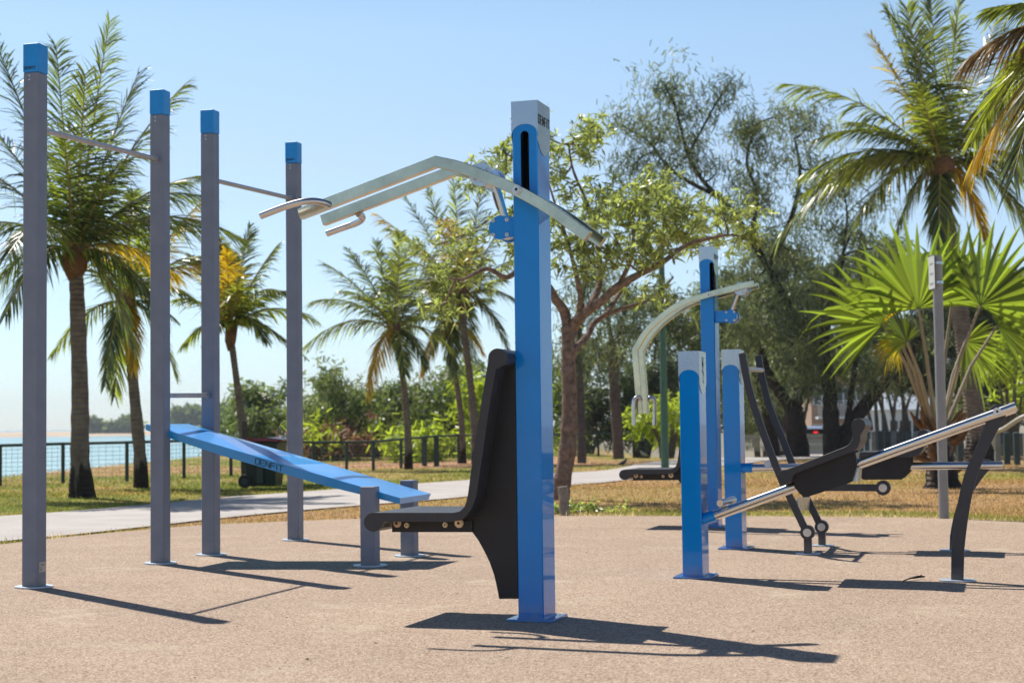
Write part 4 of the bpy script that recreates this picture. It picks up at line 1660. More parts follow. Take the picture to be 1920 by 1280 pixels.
palm((2090, 990), [(2080, 700), (2065, 400)], (2050, 60),
     [(1824, 300, 0.1, 0.22, 1), (1805, 118, 0.4, 0.30, 2), (1850, 20, 0.2, 0.25, 0), (1830, 250, 1.0, 0.30, 0), (1900, 330, -0.6, 0.4, 0), (2200, 300, 0.2, 0.4, 0), (2100, -200, 0.2, 0.1, 0), (1900, -120, 0.3, 0.15, 0),
      (1960, 260, 0.6, 0.5, 0), (1870, 200, 1.3, 0.4, 0)],
     'palm whose hanging fronds, one yellow-stalked, reach in at the top right corner', 2.2, seed=25, leaf=0.66, extra=3, width=0.022, n_side=110, tr=(0.15, 0.12, 0.09))

# ================================================================== 6. fan palm
M['fan'] = leafmat('fan_leaf', (0.080, 0.135, 0.018), (0.42, 0.57, 0.04), rough=0.32, tmix=0.5, spec=0.9, lo=0.3, hi=1.5)
M['fan_y'] = leafmat('fan_leaf_old', (0.30, 0.22, 0.01), (0.80, 0.60, 0.02), rough=0.4, tmix=0.55, lo=0.7, hi=1.2)
M['petiole'] = mat('petiole', (0.30, 0.24, 0.15), rough=0.6, var=0.25, vscale=4)


def fan_palm():
    r = np.random.default_rng(31)
    base = ground(1768, 912)
    Y0 = base.y
    root = thing('fan_palm', 'bright yellow-green fan palm with broad pleated leaves behind the grey sign pole', 'palm tree', base)
    rel_ = lambda p: Vector(p) - base
    crown = rel_(at(1757, 800, Y0))
    tm = trunk_mesh([(0, 0, -0.05), tuple(crown * 0.5), tuple(crown)], [0.27, 0.16, 0.19], seg=16, wob=0.16, n=8)
    tm.build('trunk', M['palm_bark'], root, sharp=50)
    # old leaf bases
    lb = MB()
    for k in range(30):
        t = r.uniform(0.15, 1.0)
        az = r.uniform(0, 6.28)
        p = crown * t + Vector((math.cos(az) * 0.13, math.sin(az) * 0.13, 0))
        q = p + Vector((math.cos(az) * r.uniform(0.12, 0.3), math.sin(az) * r.uniform(0.12, 0.3), r.uniform(0.12, 0.35)))
        lb.tube([p, (p + q) / 2 + Vector((math.cos(az) * 0.04, math.sin(az) * 0.04, 0)), q], [0.05, 0.035, 0.012], 6)
    lb.build('leaf_bases', M['palm_heart'], root, sharp=50)
    # hub px, tip direction px, radius (m), depth of the hub, spread, facing tilt, kind
    fans = [((1655, 607), (1548, 500), 1.18, -0.15, 118, 0.35, 0), ((1722, 578), (1695, 400), 1.36, -0.3, 112, 0.5, 0),
            ((1838, 572), (1925, 440), 1.30, -0.2, 112, 0.4, 0), ((1785, 565), (1800, 395), 1.20, 0.45, 112, 0.3, 0),
            ((1870, 610), (1975, 570), 1.05, 0.4, 105, 0.3, 0), ((1700, 640), (1650, 575), 0.55, -0.5, 120, 0.6, 0),
            ((1680, 625), (1655, 690), 0.50, -0.35, 55, 0.2, 1), ((1810, 640), (1880, 690), 0.75, 0.6, 100, 0.4, 0)]
    pm = MB()
    Vs, Fs, mi, off = [], [], [], 0
    for hub_px, tip_px, rad, dep, spread, tilt, kind in fans:
        hub = np.array(rel_(at(*hub_px, Y0 + dep)))
        tip = np.array(rel_(at(*tip_px, Y0 + dep)))
        d0 = unit(tip - hub)
        c0 = np.array(crown)
        mid = (c0 + hub) / 2 + np.array((0, 0, 0.05)) + 0.06 * (hub - c0)
        pm.tube([tuple(c0 + np.array((0, 0, -0.25)) + (hub - c0) * 0.02), tuple(mid), tuple(hub)], [0.036, 0.024, 0.017], 8)
        # fan plane: contains d0, faces roughly the camera but tipped
        nrm = unit(np.array((r.normal(0, 0.25), -1.0, tilt * 0.9 + r.normal(0, 0.1))))
        nrm = unit(nrm - d0 * np.dot(nrm, d0))
        sd = np.cross(nrm, d0)
        n = 23
        angs = np.radians(np.linspace(-spread, spread, n) * 0.80)
        da = angs[1] - angs[0]
        for i, a in enumerate(angs):
            Lr = rad * (0.74 + 0.26 * math.cos(a * 0.9)) * r.uniform(0.90, 1.06)
            d = d0 * math.cos(a) + sd * math.sin(a)
            s_ = -d0 * math.sin(a) + sd * math.cos(a)
            cup = nrm * (-0.10) * (1 - math.cos(a))
            d = unit(d + cup)
            T = [0.0, 0.25, 0.5, 0.66, 0.84, 1.0]
            dr = r.uniform(0.05, 0.30) + (0.6 if r.random() < 0.14 else 0)
            w_at = lambda t: Lr * t * math.tan(da / 2) * 1.02 if t <= 0.5 else Lr * 0.5 * math.tan(da / 2) * (1.02 - 0.97 * ((t - 0.5) / 0.5) ** 1.1)
            base_i = off
            vv = []
            for t in T:
                c = hub + d * Lr * t + np.array((0, 0, -1.0)) * dr * Lr * max(0, t - 0.45) ** 2 * 2
                w = w_at(max(t, 0.02))
                fold = 0.75 * w * (1 if i % 2 else -1) * 0.9
                vv += [c - s_ * w - nrm * 0, c + nrm * fold, c + s_ * w]
            Vs.append(np.array(vv))
            off += len(vv)
            for k in range(len(T) - 1):
                b_ = base_i + 3 * k
                Fs += [(b_, b_ + 1, b_ + 4, b_ + 3), (b_ + 1, b_ + 2, b_ + 5, b_ + 4)]
                old = kind == 1 or (abs(i - (0 if hub_px[0] < 1700 else n - 1)) < 4 and hub_px[0] < 1700)
                mi += [1 if old else 0] * 2
    npmesh('fan_leaves', np.concatenate(Vs), np.array(Fs), [M['fan'], M['fan_y']], root, mi=mi)
    pm.build('leaf_stalks', M['petiole'], root)
    return root


fan_palm()

# ================================================================== 7. broad-leaved and needle-leaved trees
M['bark_red'] = mat('reddish_bark', (0.215, 0.150, 0.122), rough=0.92, var=0.55, vscale=14, bump=1.0, bscale=22, spec=0.2)
for nd in M['bark_red'].node_tree.nodes:
    if nd.type == 'BUMP':
        nd.inputs['Distance'].default_value = 0.035
M['bark_dark'] = mat('dark_bark', (0.040, 0.033, 0.030), rough=0.95, var=0.4, vscale=8, bump=0.8, bscale=18, spec=0.15)
M['bark_mid'] = mat('grey_brown_bark', (0.115, 0.095, 0.085), rough=0.95, var=0.35, vscale=8, bump=0.7, bscale=20, spec=0.15)
M['bark_pale'] = mat('grey_twigs', (0.20, 0.17, 0.15), rough=0.95, var=0.3, vscale=9)
M['leaf_glossy'] = leafmat('glossy_leaf', (0.190, 0.225, 0.100), (0.66, 0.76, 0.15), rough=0.30, tmix=0.45, spec=1.0, lo=0.3, hi=1.5)
M['needle'] = leafmat('casuarina_needle', (0.130, 0.165, 0.075), (0.34, 0.39, 0.13), rough=0.45, tmix=0.4, lo=0.5, hi=1.5)
M['needle_dark'] = leafmat('casuarina_needle_dark', (0.070, 0.100, 0.050), (0.17, 0.22, 0.075), rough=0.45, tmix=0.35, lo=0.45, hi=1.6)
M['bush'] = leafmat('bush_leaf', (0.105, 0.150, 0.060), (0.28, 0.37, 0.08), rough=0.42, tmix=0.4, lo=0.5, hi=1.5)
M['bush_olive'] = leafmat('bush_leaf_olive', (0.165, 0.195, 0.085), (0.34, 0.40, 0.11), rough=0.45, tmix=0.4, lo=0.5, hi=1.5)
M['bush_lime'] = leafmat('bush_leaf_lime', (0.26, 0.34, 0.03), (0.62, 0.76, 0.05), rough=0.40, tmix=0.5, lo=0.5, hi=1.4)
M['bush_red'] = leafmat('bush_leaf_brown', (0.30, 0.15, 0.09), (0.38, 0.20, 0.11), rough=0.6, tmix=0.35, lo=0.5, hi=1.4)


def clumps(C, k, L0, W0, r, kind='rosette', hang=0.0, seg=2, spread=0.03):
    """k blades round every centre"""
    n = len(C) * k
    P = np.repeat(C, k, 0) + r.normal(0, spread, (n, 3))
    if kind == 'rosette':
        ax = unit(r.normal(0, 1, (len(C), 3)) + np.array((0, 0, 0.6)))
        D = unit(np.repeat(ax, k, 0) * 0.75 + unit(r.normal(0, 1, (n, 3))))
    elif kind == 'hang':
        D = unit(r.normal(0, 0.55, (n, 3)) + np.array((0, 0, -0.75 - hang)) + np.repeat(r.normal(0, 0.5, (len(C), 3)), k, 0))
    else:
        D = unit(r.normal(0, 1, (n, 3)) + np.array((0, 0, 0.15)))
    S = unit(np.cross(D, unit(r.normal(0, 1, (n, 3)))))
    L_ = L0 * r.uniform(0.6, 1.25, n)
    Wd = W0 * r.uniform(0.7, 1.25, n)
    return ribbons(P.copy(), D, S, L_, Wd, np.full(n, 0.25 if kind != 'hang' else 0.1), seg=seg,
                   prof=(0.25, 1.0, 0.08) if seg == 2 else (0.6, 0.5))


def blob_centers(blobs, Y0, dens, r, sub_r=0.22, sub_n=26, depth=1.0, dvar=0.5):
    """leafy sub-clusters inside pixel-sized ellipses; returns centres (world) and cluster centres"""
    C, SUB = [], []
    for (px, py, rx, ry, *q) in blobs:
        d = q[0] if q else 1.0
        dy = q[1] if len(q) > 1 else r.uniform(-dvar, dvar)
        sc_ = (Y0 + dy) / F
        c = np.array(at(px, py, Y0 + dy))
        RX, RZ = rx * sc_, ry * sc_
        RY = (RX + RZ) / 2 * depth
        ns = max(3, int(dens * d * (RX * RY * RZ) ** (2 / 3) / (sub_r ** 2)))
        p = unit(r.normal(0, 1, (ns, 3))) * (r.random((ns, 1)) ** 0.45)
        p = p * np.array((RX, RY, RZ)) + c
        SUB.append(p)
        sr = sub_r * r.uniform(0.5, 1.35, (ns, 1, 1))
        q_ = p[:, None, :] + r.normal(0, 1, (ns, sub_n, 3)) * sr * np.array((0.8, 0.8, 0.5))
        C.append(q_.reshape(-1, 3))
    return np.concatenate(C), SUB


def twigs(mb_, nodes, SUB, r, rad=0.02, frac=0.5, seg=5):
    """thin limbs from the nearest limb node to each leaf cluster"""
    nodes = [np.array(n_) for n_ in nodes]
    for S_ in SUB:
        c = S_.mean(0)
        d = [np.linalg.norm(c - n_) for n_ in nodes]
        a = nodes[int(np.argmin(d))]
        mid = (a + c) / 2 + r.normal(0, 0.08, 3) * np.linalg.norm(c - a) + np.array((0, 0, -0.03))
        P = smoothpath([tuple(a), tuple(mid), tuple(c)], 5)
        mb_.tube(P, list(np.linspace(rad, rad * 0.5, len(P))), seg, caps=False)
        for p in S_:
            if r.random() < frac:
                st_ = np.array(P[int(r.integers(2, len(P)))])
                m_ = (st_ + p) / 2 + r.normal(0, 0.10, 3) * np.linalg.norm(p - st_)
                mb_.tube([tuple(st_), tuple(m_), tuple(p)], [rad * 0.45, rad * 0.3, rad * 0.15], 4, caps=False)


def tree(name, label, cat, base, Y0, limbs, blobs, leaf, bark, dens, k, L0, W0, kind='rosette', group=None, seed=1, sub_r=0.22, sub_n=26,
         twig_r=0.02, frac=0.5, depth=1.0, dvar=0.6, spread=0.03, hang=0.0, seg=2, leaf2=None, part='crown'):
    """limbs: list of (px list with optional depth offset, start radius, end radius)"""
    r = np.random.default_rng(seed)
    base = Vector(base)
    root = thing(name, label, cat, base, 0, group)
    nodes = []
    mb_ = MB()
    for pts, r0, r1 in limbs:
        P = [np.array(at(p[0], p[1], Y0 + (p[2] if len(p) > 2 else 0))) - np.array(base) for p in pts]
        P = smoothpath([tuple(p) for p in P], 5)
        ra = np.linspace(r0, r1, len(P)) * (1 + r.normal(0, 0.05, len(P)))
        mb_.tube(P, list(ra), 10)
        nodes += [np.array(p) for p in P[2:]]
    C, SUB = blob_centers(blobs, Y0, dens, r, sub_r, sub_n, depth, dvar)
    b_ = np.array(base)
    SUB = [s_ - b_ for s_ in SUB]
    if nodes:
        twigs(mb_, nodes, SUB, r, twig_r, frac)
        mb_.build('trunk', bark, root, sharp=75)
    V_, F_ = clumps(C - b_, k, L0, W0, r, kind, hang=hang, seg=seg, spread=spread)
    if leaf2 is not None:
        # second foliage tone on some whole clusters
        ncl = len(C) // sub_n
        pick = r.random(ncl) < 0.35
        per = k * seg
        mi = np.repeat(np.repeat(pick, sub_n), per).astype(int)
        npmesh(part, V_, F_, [leaf, leaf2], root, mi=mi[:len(F_)])
    else:
        npmesh(part, V_, F_, leaf, root)
    return root


# central tree with reddish bark
cb_ = ground(1052, 934)
tree('broadleaf_tree', 'low spreading tree with reddish trunk and narrow glossy leaves, behind the foreground machine', 'tree', cb_, cb_.y,
     [([(1050, 938), (1053, 905), (1062, 860), (1067, 800), (1068, 740), (1066, 690), (1065, 640), (1063, 612)], 0.118, 0.072),
      ([(1063, 640), (1060, 590), (1041, 560, -0.1), (1022, 530, -0.2), (985, 500, -0.3), (950, 520, -0.4), (912, 504, -0.5), (868, 524, -0.6), (840, 520, -0.7)], 0.068, 0.010),
      ([(1030, 540, -0.1), (990, 470, 0.2), (950, 420, 0.3), (925, 360, 0.3), (935, 310, 0.3)], 0.045, 0.010),
      ([(1066, 640), (1076, 610), (1098, 584, -0.2), (1125, 566, -0.3), (1160, 536, -0.4), (1203, 512, -0.5), (1243, 491, -0.6), (1288, 459, -0.6), (1344, 444, -0.7), (1372, 440, -0.7)], 0.078, 0.012),
      ([(1069, 675), (1078, 655), (1101, 630, 0.2), (1113, 607, 0.3), (1137, 590, 0.3), (1178, 575, 0.4), (1208, 566, 0.5), (1240, 545, 0.5), (1262, 520, 0.5)], 0.052, 0.009),
      ([(1098, 584), (1121, 543, 0.3), (1125, 497, 0.5), (1116, 440, 0.6), (1100, 380, 0.7), (1075, 320, 0.6), (1066, 270, 0.6)], 0.045, 0.010),
      ([(1085, 592), (1088, 560, -0.3), (1080, 512, -0.4), (1060, 440, -0.5), (1040, 380, -0.5), (1022, 320, -0.6)], 0.040, 0.008),
      ([(1160, 536), (1185, 480, -0.1), (1190, 430, 0), (1215, 380, 0.2)], 0.035, 0.008),
      ([(1137, 590), (1165, 545, 0.6), (1210, 500, 0.8), (1270, 420, 0.9)], 0.035, 0.008)],
     [(1072, 262, 62, 42, 0.8), (1030, 310, 50, 40, 0.7), (1000, 260, 60, 30, 0.4), (925, 335, 62, 48, 0.7), (950, 290, 45, 26, 0.6), (1108, 240, 34, 20, 0.6), (1060, 345, 60, 30, 0.55),
      (1120, 385, 80, 42), (1200, 385, 80, 38, 1.0), (1285, 395, 80, 40, 1.1), (1365, 405, 56, 36, 0.9), (1150, 440, 100, 46), (1255, 445, 90, 40), (1335, 462, 70, 24, 0.6),
      (1090, 470, 70, 45, 0.8), (1210, 500, 70, 26, 0.6), (930, 455, 75, 46, 0.7), (865, 520, 60, 46, 0.7), (830, 580, 36, 30, 0.6), (1000, 430, 60, 60, 0.6), (1250, 560, 44, 30, 0.5),
      (1120, 505, 50, 24, 0.4), (820, 455, 50, 24, 0.35), (1240, 350, 60, 14, 0.6), (1405, 440, 24, 22, 0.6)],
     M['leaf_glossy'], M['bark_red'], dens=1.85, k=9, L0=0.125, W0=0.025, seed=41, sub_r=0.16, sub_n=10, twig_r=0.016, frac=0.55, spread=0.012, dvar=0.9)

# casuarinas on the right
needle_kw = dict(kind='hang', k=7, L0=0.19, W0=0.040, sub_r=0.40, sub_n=30, twig_r=0.034, frac=0.35, spread=0.13, seg=1, depth=0.9)
t1 = at(1497, 852, 40)
tree('casuarina_tree', 'tall feathery tree forked low, a bare dark limb leaning up to the left', 'tree', (t1.x, 40, 0), 40,
     [([(1497, 856), (1494, 820), (1490, 780), (1487, 762)], 0.30, 0.22),
      ([(1489, 775), (1462, 735), (1440, 700), (1425, 650)], 0.17, 0.08),
      ([(1487, 770), (1506, 735), (1524, 705), (1530, 660), (1500, 610), (1472, 560), (1440, 500), (1405, 445), (1372, 395), (1345, 368), (1313, 332), (1290, 290), (1278, 245), (1262, 190), (1240, 150)], 0.15, 0.016),
      ([(1345, 368), (1290, 340), (1250, 310), (1215, 265), (1165, 235)], 0.06, 0.015), ([(1290, 290), (1315, 245), (1345, 190), (1380, 140)], 0.045, 0.012),
      ([(1440, 500), (1480, 420), (1500, 330), (1490, 260)], 0.09, 0.025), ([(1405, 445), (1420, 370), (1400, 300), (1420, 230)], 0.06, 0.02)],
     [(1280, 200, 60, 40, 0.30), (1250, 150, 30, 22, 0.25), (1350, 175, 40, 30, 0.25), (1180, 230, 40, 22, 0.3), (1225, 265, 55, 30, 0.5), (1195, 305, 45, 34, 0.6), (1290, 300, 60, 34, 0.45),
      (1260, 350, 60, 34, 0.5), (1345, 320, 60, 40, 0.45), (1400, 265, 60, 44, 0.5), (1450, 220, 55, 34, 0.4), (1500, 250, 60, 40, 0.5), (1440, 320, 70, 40, 0.6), (1530, 320, 60, 50, 0.6),
      (1395, 370, 70, 40, 0.7), (1480, 400, 80, 50, 0.7), (1560, 400, 60, 60, 0.7), (1430, 450, 70, 40, 0.7), (1520, 470, 90, 50, 0.8), (1450, 540, 60, 50, 0.7), (1390, 520, 60, 40, 0.7),
      (1370, 600, 60, 50, 0.7), (1430, 640, 70, 50, 0.9), (1480, 600, 60, 40, 0.8)],
     M['needle'], M['bark_dark'], dens=0.72, seed=51, leaf2=M['needle_dark'], group='casuarina trees', **needle_kw)
t2 = at(1560, 852, 39)
tree('casuarina_tree', 'thick black-trunked feathery tree whose heavy limb slopes up to the right behind the fan palm', 'tree', (t2.x, 39, 0), 39,
     [([(1562, 866), (1560, 830), (1558, 790), (1556, 740), (1550, 690), (1545, 640), (1560, 560), (1580, 480)], 0.25, 0.08),
      ([(1566, 850), (1590, 805), (1622, 760), (1660, 715), (1700, 668), (1735, 620)], 0.20, 0.11),
      ([(1585, 820), (1592, 770), (1600, 710), (1612, 640), (1640, 570)], 0.09, 0.04)],
     [(1540, 620, 80, 44, 1.0), (1600, 600, 70, 46, 0.9), (1500, 650, 70, 40, 0.9), (1560, 680, 90, 26, 0.9), (1620, 660, 60, 34, 0.8), (1680, 560, 70, 60, 0.6), (1580, 530, 80, 50, 0.8),
      (1650, 460, 70, 60, 0.6), (1600, 420, 60, 60, 0.5), (1720, 600, 60, 60, 0.6), (1580, 360, 50, 50, 0.5), (1640, 710, 24, 30, 0.5), (1545, 720, 40, 14, 0.6), (1520, 560, 60, 40, 0.9)],
     M['needle'], M['bark_dark'], dens=1.0, seed=52, leaf2=M['needle_dark'], group='casuarina trees', **needle_kw)
for i, (bx, by, Yt, lm, bl, lab, dn, bk) in enumerate((
        (1091, 866, 36.5, [([(1091, 868), (1090, 800), (1087, 730), (1084, 660), (1090, 580), (1100, 500)], 0.11, 0.05)],
         [(1090, 590, 70, 50, 0.5), (1120, 520, 60, 40, 0.4), (1080, 660, 40, 30, 0.3)],
         'slender straight-trunked casuarina close behind the reddish tree', 0.35, 'bark_mid'),
        (1158, 860, 38.5, [([(1160, 860), (1157, 800), (1152, 730), (1150, 670), (1146, 640)], 0.14, 0.11), ([(1152, 665), (1140, 600), (1130, 540)], 0.07, 0.03),
                           ([(1151, 665), (1166, 610), (1178, 540)], 0.07, 0.03)],
         [(1150, 580, 60, 44, 0.6), (1190, 620, 50, 40, 0.5), (1120, 640, 40, 30, 0.4), (1200, 560, 50, 30, 0.4)],
         'casuarina with a bare grey trunk standing below the hooked silver handles', 0.4, 'bark_mid'),
        (1434, 858, 41, [([(1450, 862), (1446, 810), (1436, 760), (1420, 700)], 0.20, 0.10)],
         [(1400, 700, 60, 40, 1.0), (1340, 680, 60, 50, 1.0), (1420, 740, 40, 24, 0.7)],
         'dark casuarina half hidden by the black lever frame', 0.6, 'bark_dark'))):
    tree('casuarina_tree', lab, 'tree', (at(bx, by, Yt).x, Yt, 0), Yt, lm, bl, M['needle'], M[bk], dens=dn, seed=60 + i, leaf2=M['needle_dark'], group='casuarina trees', **needle_kw)


def shrub(label, blobs, Yd, leaf, dens=1.0, k=9, L0=0.17, W0=0.075, seed=1, leaf2=None, name='shrub', cat='shrub', group='bushes beyond the lawn', base_y=None, stems=True, sub_r=0.38,
          kind='ball', sub_n=24, bark='bark_mid', z0=None):
    cx_ = sum(b[0] * b[2] for b in blobs) / sum(b[2] for b in blobs)
    low = max(b[1] + b[3] for b in blobs)
    b0 = at(cx_, low, Yd)
    gz = float(ground_h(b0.x, Yd)) if z0 is None else z0
    lm = []
    if stems:
        py0 = project((b0.x, Yd, gz - 0.05))[1]
        for b in blobs[:6]:
            lm.append(([(cx_ + (b[0] - cx_) * 0.25, py0), ((cx_ + b[0]) / 2 + 3, (py0 + b[1]) / 2), (b[0], b[1])], 0.10, 0.03))
    return tree(name, label, cat, (b0.x, Yd, gz), Yd, lm, blobs, leaf, M[bark], dens * 1.15, k, L0, W0, kind=kind, seed=seed, sub_r=sub_r, sub_n=sub_n,
                twig_r=0.03, frac=0.25, spread=0.10, leaf2=leaf2, group=group, part='foliage', dvar=1.2, seg=1 if kind == 'ball' else 2)


shrub('rounded grey-green bush immediately right of the fourth grey post', [(630, 745, 50, 38), (600, 785, 30, 30), (660, 790, 60, 34), (640, 718, 34, 20, 0.7), (612, 815, 40, 22), (690, 760, 34, 30)], 45, M['bush'], seed=71, leaf2=M['bush_olive'], dens=1.5)
shrub('rust-brown and green low bush behind the mesh fence', [(620, 815, 26, 14), (645, 822, 22, 12), (590, 828, 18, 10)], 42.5, M['bush_red'], seed=72, leaf2=M['bush_lime'], dens=1.3, L0=0.22, W0=0.09)
shrub('olive-green bush behind the hanging yellow frond', [(725, 760, 50, 40), (700, 800, 50, 30), (755, 800, 40, 34), (740, 728, 30, 20, 0.6), (690, 830, 40, 18)], 47, M['bush_olive'], seed=73, leaf2=M['bush'], dens=1.5)
shrub('wide olive bush between the two middle palm trunks', [(800, 750, 44, 50), (835, 790, 44, 40), (790, 800, 36, 34), (850, 735, 40, 40), (870, 700, 34, 36, 0.6), (885, 770, 34, 50)], 46, M['bush_olive'], seed=74, leaf2=M['bush'], dens=1.5)
shrub('lime-green low bush at the foot of the green palm, right behind the fence', [(780, 835, 18, 24), (800, 828, 18, 18), (745, 845, 24, 14, 0.8)], 40, M['bush_lime'], seed=75, dens=1.4, L0=0.2, W0=0.08)
shrub('bright green shrub between the seat back and the palm trunk', [(893, 745, 16, 22), (890, 840, 18, 24), (905, 800, 20, 30)], 43, M['bush_lime'], seed=76, dens=1.2, L0=0.22, W0=0.08)
shrub('deep green hedge band behind the mesh fence, left of the green palm', [(590, 790, 34, 34), (640, 775, 50, 44), (700, 785, 50, 44), (750, 790, 34, 44), (670, 830, 60, 20), (600, 830, 40, 20), (730, 830, 40, 18)], 49, M['bush'], seed=96, leaf2=M['bush_olive'], dens=1.7)
shrub('deep green hedge band behind the two middle palm trunks', [(790, 770, 34, 50), (830, 760, 44, 54), (870, 765, 44, 60), (910, 775, 36, 60), (850, 820, 60, 28), (900, 830, 36, 24)], 50, M['bush'], seed=97, leaf2=M['bush_olive'], dens=1.7)
shrub('tall dark tree wall behind the feathery trees, above the tan block', [(1360, 560, 60, 60, 1.0), (1440, 560, 70, 60, 1.0), (1530, 560, 70, 60, 1.0), (1420, 640, 70, 50, 1.1), (1500, 640, 70, 40, 1.0), (1480, 480, 70, 40, 0.7), (1340, 640, 50, 50, 1.1)], 64, M['needle_dark'], seed=98, dens=1.5, leaf2=M['needle'], name='small_tree', cat='tree', L0=0.24, W0=0.10)
shrub('tall dark trees behind the fan palm crown', [(1620, 560, 60, 60, 1.0), (1700, 540, 60, 60, 1.0), (1780, 580, 60, 60, 1.0), (1860, 560, 60, 60, 1.0), (1740, 640, 60, 40, 1.0), (1900, 620, 50, 60, 1.0), (1640, 480, 50, 40, 0.7)], 62, M['needle_dark'], seed=99, dens=1.5, leaf2=M['bush'], name='small_tree', cat='tree', L0=0.24, W0=0.10)
shrub('thin open-crowned pale tree behind the third palm and the wheelie bin', [(480, 765, 44, 34, 0.5), (450, 790, 30, 18, 0.6), (500, 745, 30, 20, 0.35), (520, 790, 36, 24, 0.8), (460, 745, 24, 14, 0.3), (490, 810, 50, 18, 0.9)], 52, M['bush'], seed=77, leaf2=M['bush_olive'], dens=0.9, name='small_tree', cat='tree', L0=0.24, W0=0.09)
shrub('small thicket beside the water, left of the wheelie bin', [(425, 850, 14, 10), (445, 842, 20, 14), (415, 800, 12, 8, 0.5), (440, 822, 18, 12, 0.6)], 55, M['bush'], seed=78, dens=1.0)
shrub('lime bush just right of the tall foreground post, low behind the fence', [(1050, 790, 24, 50, 0.9), (1045, 720, 24, 40, 0.6), (1075, 820, 30, 26, 0.9)], 47, M['bush_lime'], seed=79, dens=1.2, leaf2=M['bush'])
shrub('dark thicket behind the slender casuarina', [(1110, 760, 46, 50, 1.1), (1080, 720, 36, 50, 0.8), (1120, 815, 50, 24, 1.1), (1090, 670, 40, 30, 0.6)], 50, M['needle_dark'], seed=80, dens=1.7, leaf2=M['bush'], L0=0.22)
shrub('deep green thicket behind the silver handles', [(1180, 750, 50, 50, 1.1), (1220, 700, 46, 50, 1.0), (1200, 810, 60, 26, 1.1), (1160, 690, 40, 34, 0.7), (1240, 770, 30, 40, 1.0), (1230, 640, 44, 30, 0.5)], 51, M['needle_dark'], seed=81, dens=1.7, leaf2=M['bush'], L0=0.22)
shrub('small lime bush beside the green pole', [(1262, 770, 18, 22, 0.9), (1268, 810, 18, 20, 1.0), (1216, 790, 12, 14, 0.7)], 45, M['bush_lime'], seed=82, dens=1.2, L0=0.2, W0=0.08)
shrub('large olive tree mass rising behind the two short blue posts', [(1290, 620, 50, 50, 0.9), (1330, 560, 60, 50, 0.7), (1290, 700, 60, 50, 1.1), (1350, 760, 50, 40, 1.1), (1300, 800, 50, 36, 1.1), (1250, 560, 40, 40, 0.5), (1400, 800, 30, 30, 1.0), (1380, 640, 50, 50, 1.0)], 53, M['bush_olive'], seed=83, dens=1.5, leaf2=M['needle_dark'], name='small_tree', cat='tree', L0=0.22)
shrub('dark trees over the street beyond the big right palm trunk', [(1860, 600, 70, 60, 1.0), (1910, 680, 50, 60, 1.0), (1850, 700, 30, 60, 0.9), (1930, 560, 50, 60, 0.9), (1870, 750, 40, 24, 0.8), (1800, 560, 60, 60, 0.9)], 61, M['bush'], seed=84, dens=1.5, leaf2=M['needle_dark'], name='small_tree', cat='tree', L0=0.22)
shrub('dark thicket filling the gap under the feathery trees, left of the thick trunk', [(1400, 690, 50, 60, 1.0), (1470, 690, 50, 40, 0.9), (1395, 780, 30, 40, 1.0), (1440, 620, 60, 50, 0.8)], 58, M['needle_dark'], seed=93, dens=1.5, leaf2=M['bush_olive'], name='small_tree', cat='tree', L0=0.3, W0=0.12)
shrub('shady trees over the buildings between the thick trunk and the fan palm', [(1620, 620, 50, 40, 1.0), (1690, 650, 46, 40, 1.0), (1650, 690, 40, 24, 0.7), (1720, 700, 30, 40, 0.8), (1600, 680, 24, 30, 0.6)], 60, M['needle_dark'], seed=94, dens=1.5, leaf2=M['bush'], name='small_tree', cat='tree', L0=0.3, W0=0.12)
shrub('dark leafy trees right of the big palm trunk, above the bollards', [(1870, 720, 40, 50, 1.0), (1910, 760, 40, 36, 1.0), (1850, 780, 26, 24, 0.9), (1880, 640, 50, 40, 0.9), (1790, 730, 20, 50, 0.9)], 63, M['needle_dark'], seed=95, dens=1.5, leaf2=M['bush'], name='small_tree', cat='tree', L0=0.3, W0=0.12)
shrub('lime-leaved shrub above the parked dark car at the right edge', [(1882, 660, 14, 20, 0.8), (1870, 690, 14, 14, 0.8), (1915, 745, 14, 12, 0.8), (1905, 640, 10, 10, 0.6)], 47, M['bush_lime'], seed=85, dens=1.3, L0=0.2, W0=0.09)
shrub('tree behind the tan building, right of the thick black trunk', [(1640, 660, 40, 40, 0.8), (1600, 640, 40, 40, 0.9), (1690, 700, 40, 34, 0.7), (1730, 690, 40, 50, 0.9), (1780, 720, 30, 50, 0.9), (1680, 620, 60, 40, 0.9), (1790, 640, 50, 50, 0.9)], 62, M['bush'], seed=86, dens=1.3, leaf2=M['bush_olive'], name='small_tree', cat='tree', L0=0.22)
shrub('low garden hedge by the street under the big right palm', [(1800, 790, 30, 22, 0.9), (1830, 800, 20, 20, 0.9), (1780, 810, 20, 12, 0.8)], 48, M['bush_olive'], seed=87, dens=1.3, L0=0.2, W0=0.09)
shrub('far leafy trees filling the gap between the dark trunks', [(1500, 700, 60, 50, 0.9), (1440, 780, 30, 30, 0.8), (1400, 740, 40, 40, 0.9), (1540, 660, 60, 40, 0.9), (1450, 660, 60, 40, 1.0)], 66, M['bush_olive'], seed=88, dens=1.2, leaf2=M['needle_dark'], name='small_tree', cat='tree', L0=0.24)
shrub('hazy clump of trees at the water on the headland, left of the second palm trunk', [(176, 797, 6, 6, 0.9)], 600, M['bush'], seed=90, dens=1.0, L0=3.0, W0=1.4, sub_r=1.4, name='distant_tree', cat='tree', group='far shore trees', stems=False, z0=-0.3)
